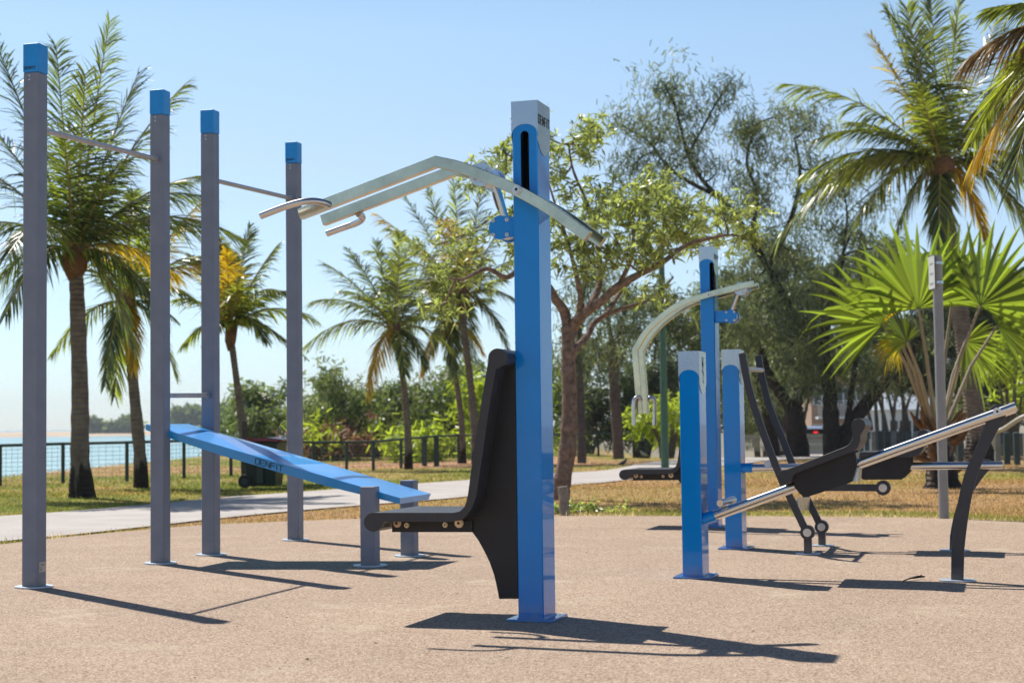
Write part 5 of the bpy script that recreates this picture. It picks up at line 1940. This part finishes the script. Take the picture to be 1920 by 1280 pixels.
shrub('wider hazy clump of trees on the far shore, behind the second palm trunk', [(213, 799, 8, 6, 1.0), (230, 796, 9, 7, 1.0), (249, 797, 10, 6, 1.0)], 600, M['bush'], seed=91, dens=1.4, L0=3.0, W0=1.4, sub_r=1.4, name='distant_tree', cat='tree', group='far shore trees', stems=False, z0=-0.3)
shrub('hazy headland trees seen between the second and third grey posts', [(338, 776, 10, 6, 1.0), (352, 780, 12, 8, 1.2), (365, 780, 12, 10, 1.2), (425, 775, 22, 12, 1.3), (400, 785, 20, 10, 1.2)], 560, M['bush'], seed=92, dens=1.4, L0=3.0, W0=1.4, sub_r=1.4, name='distant_tree', cat='tree', group='far shore trees', stems=False, z0=-0.3)

# ================================================================== 8. fence, bin, poles, bollards
M['fence'] = mat('dark_green_fence', (0.018, 0.045, 0.038), rough=0.5, var=0.2, vscale=3)
M['wire'] = mat('fence_wire', (0.05, 0.085, 0.085), rough=0.5)
fpx = [(-130, 916, 838), (0, 908, 835), (118, 903, 831.5), (238, 900, 829), (345, 894, 826), (433, 890, 824.5), (520, 887, 827), (588, 884, 829), (650, 881, 829), (700, 880, 828), (752, 876, 823), (817, 871, 817.5),
       (860, 867, 816), (910, 862, 816), (965, 858, 815), (1020, 856, 814.5), (1075, 853, 813.5), (1122, 851, 813), (1166, 849, 812), (1212, 848, 811), (1262, 847, 810), (1310, 846, 810), (1360, 846, 809)]
fb0 = ground(fpx[0][0], fpx[0][1])
fence = thing('mesh_fence', 'low dark green wire mesh fence running along the shore behind the palms', 'fence', fb0)
tops = []
for px, py, ty in fpx:
    g = ground(px, py)
    tz = at(px, ty, g.y).z
    tops.append((g, tz))
    mb = MB()
    mb.tube([(0, 0, -0.1), (0, 0, tz)], 0.033, 10)
    mb.tube([(0, 0, tz), (0, 0, tz + 0.02)], 0.040, 10)
    o = mb.build('post', M['fence'], fence)
    o.location = (g.x - fb0.x, g.y - fb0.y, 0)
mb = MB()
for (a, za), (b, zb) in zip(tops[:-1], tops[1:]):
    mb.tube([(a.x - fb0.x, a.y - fb0.y, za), (b.x - fb0.x, b.y - fb0.y, zb)], 0.026, 8)
mb.build('top_rail', M['fence'], fence)
mb = MB()
for (a, za), (b, zb) in zip(tops[:-1], tops[1:]):
    A0 = Vector((a.x - fb0.x, a.y - fb0.y, 0))
    B0 = Vector((b.x - fb0.x, b.y - fb0.y, 0))
    for q in range(1, 9):
        t = q / 9
        mb.tube([A0 + Vector((0, 0, za * t)), B0 + Vector((0, 0, zb * t))], 0.0035, 3, caps=False)
    nseg = max(4, int((B0 - A0).length / 0.11))
    for q in range(nseg):
        p = A0.lerp(B0, q / nseg)
        mb.tube([p, p + Vector((0, 0, za + (zb - za) * q / nseg))], 0.0025, 3, caps=False)
mb.build('wire_mesh', M['wire'], fence)
# dark gate posts
for i, (px, py, ty) in enumerate(((796, 872, 819), (818.5, 872, 818))):
    g = ground(px, py)
    tz = at(px, ty, g.y).z
    mb = MB()
    mb.box(-0.058, 0.058, -0.05, 0.05, -0.05, tz)
    mb.box(-0.066, 0.066, -0.058, 0.058, tz, tz + 0.025)
    o = mb.build('gate_post', M['fence'], None, bevel=0.006)
    o.location = (g.x, g.y, 0)
    tag(o, 'thick black-green gate post, %s one of the pair in the mesh fence' % ('left' if i == 0 else 'right'), 'post', 'gate posts')

# wheelie bin
M['bin'] = mat('bin_green', (0.012, 0.028, 0.022), rough=0.4, var=0.15, vscale=6)
M['lid'] = mat('bin_lid_maroon', (0.16, 0.015, 0.03), rough=0.35, var=0.2, vscale=10)
M['rubber'] = mat('black_rubber', (0.008, 0.008, 0.008), rough=0.6)
g = ground(497, 913)
sb = g.y / F
binr = thing('wheelie_bin', 'dark green wheelie bin with a maroon lid behind the sloping blue board', 'bin', g, R(-6))
hwid, hb_ = 0.235, (913 - 828) * sb
mb = MB()
w0, w1, d0, d1 = 0.21, 0.27, 0.22, 0.30
vs = [(-w0, -d0, 0.03), (w0, -d0, 0.03), (w0, d0, 0.03), (-w0, d0, 0.03), (-w1, -d1, hb_), (w1, -d1, hb_), (w1, d1, hb_), (-w1, d1, hb_)]
mb.add(vs, [(3, 2, 1, 0), (4, 5, 6, 7), (0, 1, 5, 4), (1, 2, 6, 5), (2, 3, 7, 6), (3, 0, 4, 7)])
mb.box(-w1 - 0.02, w1 + 0.02, -d1 - 0.02, d1 + 0.02, hb_ - 0.03, hb_)
mb.box(-0.05, 0.05, -d1 - 0.012, -d1 + 0.03, 0.06, hb_ - 0.035)
mb.build('body', M['bin'], binr, bevel=0.015)
mb = MB()
mb.prism([(-w1 - 0.04, hb_ + 0.002), (w1 + 0.07, hb_ + 0.002), (w1 + 0.08, hb_ + 0.03), (0.1, hb_ + 0.065), (-w1, hb_ + 0.055), (-w1 - 0.05, hb_ + 0.03)], -d1 - 0.03, d1 + 0.03)
mb.build('lid', M['lid'], binr, bevel=0.01)
mb = MB()
mb.tube([(-w1 - 0.08, -0.24, hb_ - 0.01), (-w1 - 0.08, 0.24, hb_ - 0.01)], 0.016, 10)
mb.build('handle', M['bin'], binr)
for sy_ in (-1, 1):
    mb = MB()
    mb.cyl_v(-w0 - 0.03, 0.10, sy_ * 0.24 - 0.03, sy_ * 0.24 + 0.03, 0.10, 24)
    wl = mb.build('wheel', M['rubber'], binr, bevel=0.01)
    mb = MB()
    mb.cyl_v(-w0 - 0.03, 0.10, sy_ * 0.24 - 0.034, sy_ * 0.24 + 0.034, 0.045, 18)
    mb.build('hub', M['bin'], wl)
g = ground(459, 912)
mb = MB()
mb.box(-0.035, 0.035, -0.035, 0.035, -0.05, (912 - 792) * g.y / F)
mb.box(-0.045, 0.045, -0.045, 0.045, (912 - 792) * g.y / F, (912 - 792) * g.y / F + 0.02)
o = mb.build('bin_post', M['bark_mid'], None, bevel=0.006)
o.location = g
tag(o, 'thin brown square post the wheelie bin is parked against', 'post')

# green street pole
M['green_pole'] = mat('green_pole_paint', (0.045, 0.12, 0.075), rough=0.45, var=0.15, vscale=2)
g = ground(1247, 878)
hp = at(1244, 470, g.y).z
mb = MB()
mb.tube([(0, 0, -0.05), (0, 0, hp * 0.5), (0, 0, hp)], [0.078, 0.066, 0.055], 20)
mb.tube([(0, 0, 0.0), (0, 0, 0.02)], 0.15, 20)
mb.tube([(0, 0, hp), (0, 0, hp + 0.02)], 0.065, 16)
pole = mb.build('lamp_pole', M['green_pole'], None)
pole.location = g
tag(pole, 'green painted round pole standing on the lawn behind the hooked silver handles', 'pole')

# galvanised sign pole
M['pole'] = mat('grey_pole_paint', (0.30, 0.29, 0.29), rough=0.5, metal=0.2, var=0.12, vscale=4)
g = ground(1770, 971)
sg = thing('sign_pole', 'thin grey pole with a small sign plate seen edge-on, in front of the fan palm', 'sign pole', g)
tp = at(1753.5, 479, g.y)
# the pole leans a little
dxp = tp.x - g.x
hh_ = tp.z
mb = MB()
mb.tube([(0, 0, -0.05), (dxp * 0.12, 0, hh_)], 0.0445, 20)
mb.build('pole', M['pole'], sg)
M['sign'] = mat('sign_white', (0.62, 0.62, 0.60), rough=0.4)
z0, z1 = at(1748, 542, g.y).z, at(1748, 481, g.y).z
mb = MB()
mb.box(-0.056, -0.052, -0.10, 0.10, z0, z1)
s0 = mb.build('sign_plate', M['sign'], sg, bevel=0.001)
s0.rotation_euler = (0, 0, R(0))
s0.location = (dxp * 0.12, -0.01, 0)
mb = MB()
for q, (b0_, b1_) in enumerate(((0.04, 0.09), (0.13, 0.18), (0.22, 0.26), (0.30, 0.34))):
    mb.box(-0.0575, -0.0562, -0.05, 0.05, z0 + b0_, z0 + b0_ + 0.015)
mb.build('markings', M['pole'], s0)
for zz in (z0 + 0.06, z1 - 0.06):
    mb = MB()
    mb.tube([(dxp * 0.12, 0, zz - 0.012), (dxp * 0.12, 0, zz + 0.012)], 0.05, 18)
    mb.build('clamp', M['galv'], sg)

# timber stump post beside the reddish tree
M['weathered'] = mat('weathered_timber', (0.25, 0.215, 0.185), rough=0.9, var=0.35, vscale=12, bump=0.6, bscale=40, spec=0.2)
g = ground(1058, 964)
hp = (964 - 912) * g.y / F
mb = MB()
mb.tube([(0, 0, -0.05), (0.0, 0, hp * 0.5), (-0.01, 0, hp)], [0.052, 0.05, 0.052], 18)
o = mb.build('timber_bollard', M['weathered'], None, bevel=0.004)
o.location = g
tag(o, 'short weathered round timber post in front of the reddish tree trunk', 'bollard')

# bollards along the street on the right
M['bollard'] = mat('dark_teal_bollard', (0.035, 0.065, 0.070), rough=0.5, var=0.25, vscale=5)
M['bollard_sunlit'] = mat('sunlit_tone_bollard', (0.20, 0.22, 0.22), rough=0.6, var=0.2, vscale=5)  # paler copy, sunlit sides of the bollards put into the colour
bl = None
n_b = 27
for i in range(n_b):
    t = i / (n_b - 1)
    px = 1575 + (1945 - 1575) * (t ** 1.35) if i else 1575
    py = 850 + 22 * (t ** 1.3)
    g = ground(px, py)
    if bl is None:
        hb2 = (850 - 812) * g.y / F + 0.06
        mb = MB()
        mb.box(-0.055, 0.055, -0.055, 0.055, -0.5, hb2)
        mb.add([(-0.055, -0.055, hb2), (0.055, -0.055, hb2), (0.055, 0.055, hb2), (-0.055, 0.055, hb2), (0, 0, hb2 + 0.03)], [(0, 1, 4), (1, 2, 4), (2, 3, 4), (3, 0, 4)])
        mb2 = MB()
        bl = o = mb.build('bollard', M['bollard'], None, bevel=0.006)
        bm_alt = bl.data.copy()
        bm_alt.materials[0] = M['bollard_sunlit']
    else:
        o = bl.copy()
        COL.objects.link(o)
        if i % 3 == 1:
            o.data = bm_alt
    o.location = (g.x, g.y, 0)
    o.rotation_euler = (0, 0, random.uniform(-0.15, 0.15))
    tag(o, 'dark square timber bollard in the long row beside the street', 'bollard', 'bollards along the street')
    if i % 3 == 1:
        o['label'] = 'square timber bollard coloured pale as if sunlit, in the long row beside the street'

hp_ = [at(1862, 846, 31.5), at(1864, 812, 31.5), at(1882, 804, 31.3), at(1925, 779, 31.0), at(1990, 770, 30.8), at(1995, 860, 30.8)]
mb = MB()
mb.tube([tuple(p - hp_[0]) for p in smoothpath([tuple(q) for q in hp_], 5)], 0.045, 14)
o = mb.build('handrail', mat('pale_rail_paint', (0.55, 0.50, 0.38), rough=0.45), None)
o.location = hp_[0]
tag(o, 'pale cream bent metal handrail beside the bollards at the right edge', 'handrail')

# pale paling fence further left
M['paling'] = mat('pale_palings', (0.34, 0.35, 0.36), rough=0.6, var=0.15, vscale=4)
A_ = at(1360, 846, 47); B_ = at(1580, 846, 47)
pf = thing('picket_fence', 'low grey picket fence seen between the dark tree trunks', 'fence', (A_.x, 47, A_.z))
mb = MB()
nP = 62
for q in range(nP):
    x_ = (B_.x - A_.x) * q / (nP - 1)
    mb.box(x_ - 0.016, x_ + 0.016, -0.01, 0.01, 0, 0.48 + 0.01 * (q % 2))
mb.build('pickets', M['paling'], pf)['kind'] = 'stuff'
mb = MB()
for zz in (0.10, 0.40):
    mb.box(0, B_.x - A_.x, 0.0105, 0.03, zz, zz + 0.03)
mb.build('rails', M['paling'], pf)

# ================================================================== 9. street, cars, buildings
M['asphalt'] = mat('street_asphalt', (0.20, 0.185, 0.175), rough=0.9, var=0.15, vscale=0.8, bump=0.2, bscale=30)
mb = MB()
mb.add([(3.0, 66, -1.10), (120, 60, -1.10), (120, 80, -1.10), (3.0, 82, -1.10)], [(0, 1, 2, 3)])
tag(mb.build('road', M['asphalt']), kind='structure')
# footpath that crosses behind the lawn (pale patches left and right)
M['paver'] = mat('pale_paving', (0.46, 0.42, 0.39), rough=0.9, var=0.12, vscale=1.5)
q4 = [ground(1480, 853), ground(1600, 855), ground(1600, 842), ground(1478, 841)]
mb = MB()
mb.add([(p.x, p.y, float(ground_h(p.x, p.y)) + 0.03) for p in q4], [(0, 1, 2, 3)])
tag(mb.build('footpath', M['paver']), kind='structure')

M['glass'] = mat('car_glass', (0.01, 0.02, 0.03), rough=0.05, spec=0.8)
M['tail'] = mat('tail_lamp', (0.75, 0.01, 0.02), rough=0.25)
M['tail'].node_tree.nodes['Principled BSDF'].inputs['Emission Color'].default_value = (1, 0.02, 0.03, 1)
M['tail'].node_tree.nodes['Principled BSDF'].inputs['Emission Strength'].default_value = 1.6
M['rim'] = mat('alloy_rim', (0.55, 0.56, 0.58), rough=0.3, metal=0.9)


def car(label, loc, rz, paint, braking=False, wagon=False):
    root = thing('parked_car' if not braking else 'car', label, 'car', loc, rz)
    prof = [(-2.15, 0.35), (-2.2, 0.75), (-2.1, 0.98), (-1.75, 1.02), (-1.45, 1.44), (-0.9, 1.52), (0.3, 1.50), (0.75, 1.38), (1.25, 1.02), (1.95, 0.90), (2.2, 0.70), (2.2, 0.35)]
    if wagon:
        prof = [(-2.15, 0.35), (-2.25, 0.7), (-2.22, 1.05), (-2.12, 1.12), (-1.95, 1.62), (-1.6, 1.72), (0.3, 1.70), (0.8, 1.55), (1.25, 1.10), (1.95, 1.0), (2.2, 0.8), (2.2, 0.35)]
    mb = MB()
    mb.prism(prof, -0.86, 0.86)
    mb.build('body', paint, root, bevel=0.06, seg=3)
    zt = 1.60 if wagon else 1.40
    zb = 1.12 if wagon else 1.04
    xb = -1.9 if wagon else -1.45
    for sgn in (-1, 1):
        for (a0, a1, t0, t1) in ((xb + 0.05, -0.42, xb + 0.28, -0.42), (-0.34, 1.05, -0.34, 0.62)):
            mb = MB()
            mb.prism([(a0, zb), (a1, zb), (t1, zt), (t0, zt)], sgn * 0.863 - 0.004, sgn * 0.863 + 0.004)
            mb.build('side_window', M['glass'], root)
    # rear and front glass as thin tilted slabs
    bx0, bx1 = ((-2.13, -1.97) if wagon else (-1.78, -1.47))
    for (p, q) in (((bx0, zb + 0.03), (bx1, zt - 0.02)), ((1.20, zb), (0.80, zt - 0.02))):
        d = -1 if p[0] < 0 else 1
        mb = MB()
        mb.prism([(p[0] + d * 0.01, p[1]), (q[0] + d * 0.01, q[1]), (q[0] + d * 0.03, q[1] + 0.01), (p[0] + d * 0.03, p[1] + 0.01)], -0.66, 0.66)
        mb.build('rear_window' if d < 0 else 'windscreen', M['glass'], root)
    for sgn in (-1, 1):
        mb = MB()
        mb.box(-2.27, -2.2, sgn * 0.72 - 0.10, sgn * 0.72 + 0.10, 0.72, 0.95 if not wagon else 1.0)
        mb.build('tail_light', M['tail'], root, bevel=0.01)
    if braking:
        mb = MB()
        mb.box(-2.06, -2.00, -0.10, 0.10, 1.42, 1.48)
        mb.build('brake_light', M['tail'], root, bevel=0.01)
    for x_ in (-1.35, 1.35):
        for sgn in (-1, 1):
            mb = MB()
            mb.cyl_v(x_, 0.33, sgn * 0.78 - 0.11, sgn * 0.78 + 0.11, 0.33, 28)
            w_ = mb.build('wheel', M['rubber'], root, bevel=0.03)
            mb = MB()
            mb.cyl_v(x_, 0.33, sgn * 0.78 - 0.118, sgn * 0.78 + 0.118, 0.20, 24)
            mb.build('rim', M['rim'], w_, bevel=0.01)
    return root


M['car_white'] = mat('car_silver', (0.42, 0.45, 0.50), rough=0.25, metal=0.3, coat=1.0)
M['car_dark'] = mat('car_dark_blue', (0.012, 0.016, 0.03), rough=0.22, coat=1.0)
p = at(1522, 800, 72)
car('silver car seen from behind with red brake lights on, between the dark trunks', (p.x, 72, -1.09), R(84), M['car_white'], braking=True, wagon=True)
p = at(1915, 800, 56.5)
car('dark blue car seen from the side behind the bollards at the right edge', (p.x, 56.5, -1.17), R(182), M['car_dark'], wagon=False)
p = at(1640, 800, 77)
car('small white car parked far along the street beyond the bollards', (p.x, 78, -1.09), R(175), mat('car_white_paint', (0.7, 0.7, 0.68), rough=0.3, coat=1.0))

M['tan'] = mat('tan_render', (0.44, 0.29, 0.20), rough=0.9, var=0.08, vscale=0.6)
M['cream'] = mat('cream_render', (0.58, 0.52, 0.44), rough=0.9, var=0.08, vscale=0.6)
M['white_wall'] = mat('white_wall', (0.66, 0.67, 0.68), rough=0.8, var=0.05, vscale=0.8)
M['roof'] = mat('roof_sheet', (0.30, 0.12, 0.09), rough=0.7, var=0.15, vscale=2)
M['roof_g'] = mat('roof_sheet_grey', (0.42, 0.47, 0.52), rough=0.5, var=0.1, vscale=2)
M['win'] = mat('window_glass', (0.02, 0.035, 0.05), rough=0.08)


def house(label, x0, x1, y0, dpt, h, wall, roof, floors=2, cols=5, z=-1.2):
    root = thing('building', label, 'building', ((x0 + x1) / 2, y0 + dpt / 2, z))
    w = (x1 - x0) / 2
    mb = MB()
    mb.box(-w, w, -dpt / 2, dpt / 2, 0, h)
    wl = mb.build('wall', wall, root)
    mb = MB()
    mb.add([(-w - 0.5, -dpt / 2 - 0.5, h + 0.003), (w + 0.5, -dpt / 2 - 0.5, h + 0.003), (w + 0.5, dpt / 2 + 0.5, h + 0.003), (-w - 0.5, dpt / 2 + 0.5, h + 0.003),
            (-w * 0.6, 0, h + 1.6), (w * 0.6, 0, h + 1.6)], [(0, 1, 5, 4), (1, 2, 5), (2, 3, 4, 5), (3, 0, 4), (3, 2, 1, 0)])
    mb.build('roof', roof, root)
    fh = h / floors
    for f in range(floors):
        for c in range(cols):
            cx = -w + (c + 0.5) * 2 * w / cols
            mb = MB()
            mb.box(cx - 0.55, cx + 0.55, -dpt / 2 - 0.04, -dpt / 2 - 0.005, f * fh + fh * 0.30, f * fh + fh * 0.80)
            wn = mb.build('window', M['white_wall'], root)
            mb = MB()
            for sx_ in (-0.26, 0.26):
                mb.box(cx + sx_ - 0.21, cx + sx_ + 0.21, -dpt / 2 - 0.05, -dpt / 2 - 0.042, f * fh + fh * 0.33, f * fh + fh * 0.77)
            mb.build('pane', M['win'], wn)
        if f:
            mb = MB()
            mb.box(-w + 0.2, w - 0.2, -dpt / 2 - 1.1, -dpt / 2 - 0.06, f * fh - 0.15, f * fh)
            for b_ in range(24):
                bx_ = -w + 0.25 + b_ * (2 * w - 0.5) / 23
                mb.box(bx_ - 0.02, bx_ + 0.02, -dpt / 2 - 1.09, -dpt / 2 - 1.05, f * fh, f * fh + 0.9)
            mb.box(-w + 0.2, w - 0.2, -dpt / 2 - 1.1, -dpt / 2 - 1.04, f * fh + 0.9, f * fh + 0.96)
            mb.build('balcony', M['white_wall'], root)
    return root


def hx(px, Y):
    return at(px, 700, Y).x


house('tan two-storey apartment block glimpsed past the thick black trunk', hx(1520, 98), hx(1640, 98), 98, 10, 4.6, M['tan'], M['roof'], floors=2, cols=3)
house('cream house with a red roof half hidden behind the feathery trees', hx(1655, 104), hx(1760, 104), 104, 9, 5.0, M['cream'], M['roof'], floors=2, cols=4)
house('white building with a pale blue-grey roof beyond the fan palm trunk', hx(1670, 88), hx(1745, 88), 88, 6, 2.6, M['white_wall'], M['roof_g'], floors=1, cols=3)
house('white tower block high behind the trees right of the big palm trunk', hx(1815, 130), hx(1905, 130), 130, 14, 9.0, M['white_wall'], M['roof_g'], floors=3, cols=4)
house('cream block seen low between the two dark forked trunks', hx(1440, 110), hx(1520, 110), 110, 9, 6.0, M['cream'], M['roof_g'], floors=2, cols=3)

# ================================================================== 10. lawn, litter, small birds
M['grass'] = leafmat('grass_blade', (1, 1, 1), (1.25, 1.25, 0.9), rough=0.5, tmix=0.4, spec=0.3, lo=0.6, hi=1.5, attr='tint')


def grass(name, N, y0, y1, hmin, hmax, wid, label, seed, dens_fn=None, xr=0.36):
    r = np.random.default_rng(seed)
    # even screen density: nearer rows get proportionally more blades per metre
    y = 1 / (1 / y1 + (1 / y0 - 1 / y1) * r.random(N))
    x = (r.random(N) * 2 - 1) * y * xr
    ok = (y > soft_y(x) + 0.015 + 0.16 * (fbm(x, y, 1.3, 77) > 0.5)) & ~((y > np.interp(x, pnx, pny) - 0.02) & (y < np.interp(x, pfx, pfy) + 0.02)) & (y < shore_y(x) - 0.3)
    if dens_fn is not None:
        ok &= r.random(N) < dens_fn(x, y)
    x, y = x[ok], y[ok]
    n = len(x)
    z = ground_h(x, y)
    P = np.stack([x, y, z], 1)
    D = unit(np.stack([r.normal(0, 0.45, n), r.normal(0, 0.45, n), np.ones(n)], 1))
    az = r.uniform(0, np.pi, n)
    S = np.stack([np.cos(az), np.sin(az) * 0.5, np.zeros(n)], 1)
    tall = 0.5 + 1.1 * fbm(x, y, 1.4, 21)
    V_, F_ = ribbons(P, D, S, r.uniform(hmin, hmax, n) * tall, np.full(n, wid) * r.uniform(0.7, 1.3, n), r.uniform(0.1, 0.5, n), seg=1, prof=(1.0, 0.15))
    c = lawn_color(x, y) * r.uniform(0.75, 1.35, (n, 1))
    yel = (r.random(n) < 0.12)[:, None]
    c = np.where(yel, c * 0.4 + STRAW * 0.9, c)
    o = npmesh(name, V_, F_, M['grass'], col=np.repeat(c, 4, 0))
    return tag(o, label, 'grass', kind='stuff')


grass('lawn_grass', 120000, 12.5, 24, 0.020, 0.050, 0.010, 'short half-dry lawn grass round the rubber surface and the path', 101)
grass('lawn_grass', 60000, 22, 44, 0.02, 0.055, 0.020, 'patchy green and straw-coloured lawn beyond the path', 102)
grass('edge_grass', 60000, 12.0, 17, 0.04, 0.11, 0.009, 'longer green grass fringe hanging over the rubber edge', 103,
      dens_fn=lambda x, y: np.where((y - soft_y(x) < 0.35) & (((x < -2.6)) | (x > 0.5)), 1.1 * fbm(x, y, 2.2, 31), 0.0))
# small weeds round the stump
wc = ground(1075, 957)
r = np.random.default_rng(9)
Cw = np.stack([wc.x + r.normal(0, 0.22, 70), wc.y + r.normal(0, 0.12, 70), np.abs(r.normal(0, 0.025, 70))], 1)
V_, F_ = clumps(Cw, 10, 0.07, 0.025, r, 'rosette', spread=0.02)
tag(npmesh('weeds', V_, F_, M['leaf_glossy']), 'low leafy weeds round the short timber post and tree foot', 'weeds', kind='stuff')

# fallen leaves and twig on the rubber
M['litter'] = mat('fallen_leaf', (0.09, 0.06, 0.035), rough=0.8, var=0.4, vscale=20)
r = np.random.default_rng(17)
n = 240
yy = 1 / (1 / 14.5 + (1 / 5.0 - 1 / 14.5) * r.random(n))
xx = (r.random(n) * 2 - 1) * yy * 0.34
Pl = np.stack([xx, yy, np.full(n, 0.004)], 1)
Dl = unit(np.stack([r.normal(0, 1, n), r.normal(0, 1, n), np.abs(r.normal(0, 0.15, n))], 1))
Sl = unit(np.cross(Dl, np.array((0, 0, 1.0)) + r.normal(0, 0.25, (n, 3))))
V_, F_ = ribbons(Pl, Dl, Sl, r.uniform(0.006, 0.022, n), r.uniform(0.004, 0.010, n), np.zeros(n), seg=2, prof=(0.2, 1, 0.1))
tag(npmesh('leaf_litter', V_, F_, M['litter']), 'tiny dark leaf scraps and crumbs scattered over the rubber surface', 'litter', kind='stuff')
tw = [ground(1692, 1092), ground(1705, 1088), ground(1722, 1086), ground(1734, 1087)]
mb = MB()
mb.tube([(p.x - tw[0].x, p.y - tw[0].y, 0.008 + 0.004 * i) for i, p in enumerate(tw)], [0.003, 0.004, 0.008, 0.004], 6)
mb.tube([(tw[2].x - tw[0].x, tw[2].y - tw[0].y, 0.012), (tw[2].x - tw[0].x + 0.03, tw[2].y - tw[0].y + 0.05, 0.02)], 0.004, 5)
o = mb.build('twig', M['bark_dark'])
o.location = (tw[0].x, tw[0].y, 0)
tag(o, 'thin dark fallen twig lying on the rubber left of the nearer curved leg', 'twig')

# bird on the lawn
M['bird'] = mat('dark_feathers', (0.02, 0.018, 0.018), rough=0.6)
M['bird_pale'] = mat('pale_feathers', (0.35, 0.34, 0.33), rough=0.7)


def bird(px, py, label, m, sz=1.0, flip=1):
    g = ground(px, py)
    root = thing('bird', label, 'bird', (g.x, g.y, -0.012), R(20))
    mb = MB()
    k = sz * flip
    P = [(-0.13 * k, 0, 0.05 * sz), (-0.07 * k, 0, 0.07 * sz), (-0.02 * k, 0, 0.085 * sz), (0.03 * k, 0, 0.105 * sz), (0.055 * k, 0, 0.135 * sz), (0.065 * k, 0, 0.155 * sz), (0.085 * k, 0, 0.160 * sz), (0.11 * k, 0, 0.155 * sz)]
    mb.tube(smoothpath(P, 3), list(np.interp(np.linspace(0, 7, 22), range(8), [0.006, 0.022, 0.042, 0.042, 0.028, 0.024, 0.018, 0.003]) * sz), 10)
    mb.build('body', m, root, sharp=80)
    for s_ in (-1, 1):
        mb = MB()
        mb.tube([(0.0, s_ * 0.015 * sz, 0.06 * sz), (0.005 * k, s_ * 0.016 * sz, 0.0), (0.03 * k, s_ * 0.016 * sz, 0.0)], 0.0035 * sz, 5)
        mb.build('leg', M['rubber'], root)
    return root


bird(1168, 874, 'small black bird standing on the lawn under the silver handles', M['bird'], 1.0)
bird(1207, 857, 'small pale bird further back on the lawn left of the green pole', M['bird_pale'], 1.0, -1)

# ================================================================== 11. air
hz = bpy.data.materials.new('haze_air')
hz.use_nodes = True
t = hz.node_tree
for nd in list(t.nodes):
    if nd.type == 'BSDF_PRINCIPLED':
        t.nodes.remove(nd)
pvn = t.nodes.new('ShaderNodeVolumePrincipled')
pvn.inputs['Color'].default_value = (0.92, 0.96, 1.0, 1)
pvn.inputs['Density'].default_value = 0.0004
t.links.new(pvn.outputs[0], t.nodes['Material Output'].inputs['Volume'])
mb = MB()
mb.box(-900, 500, -320, 1200, -4, 22)
h = mb.build('haze', hz)
h['kind'] = 'stuff'
h['label'] = 'thin pale sea haze filling the air over the park and the bay'
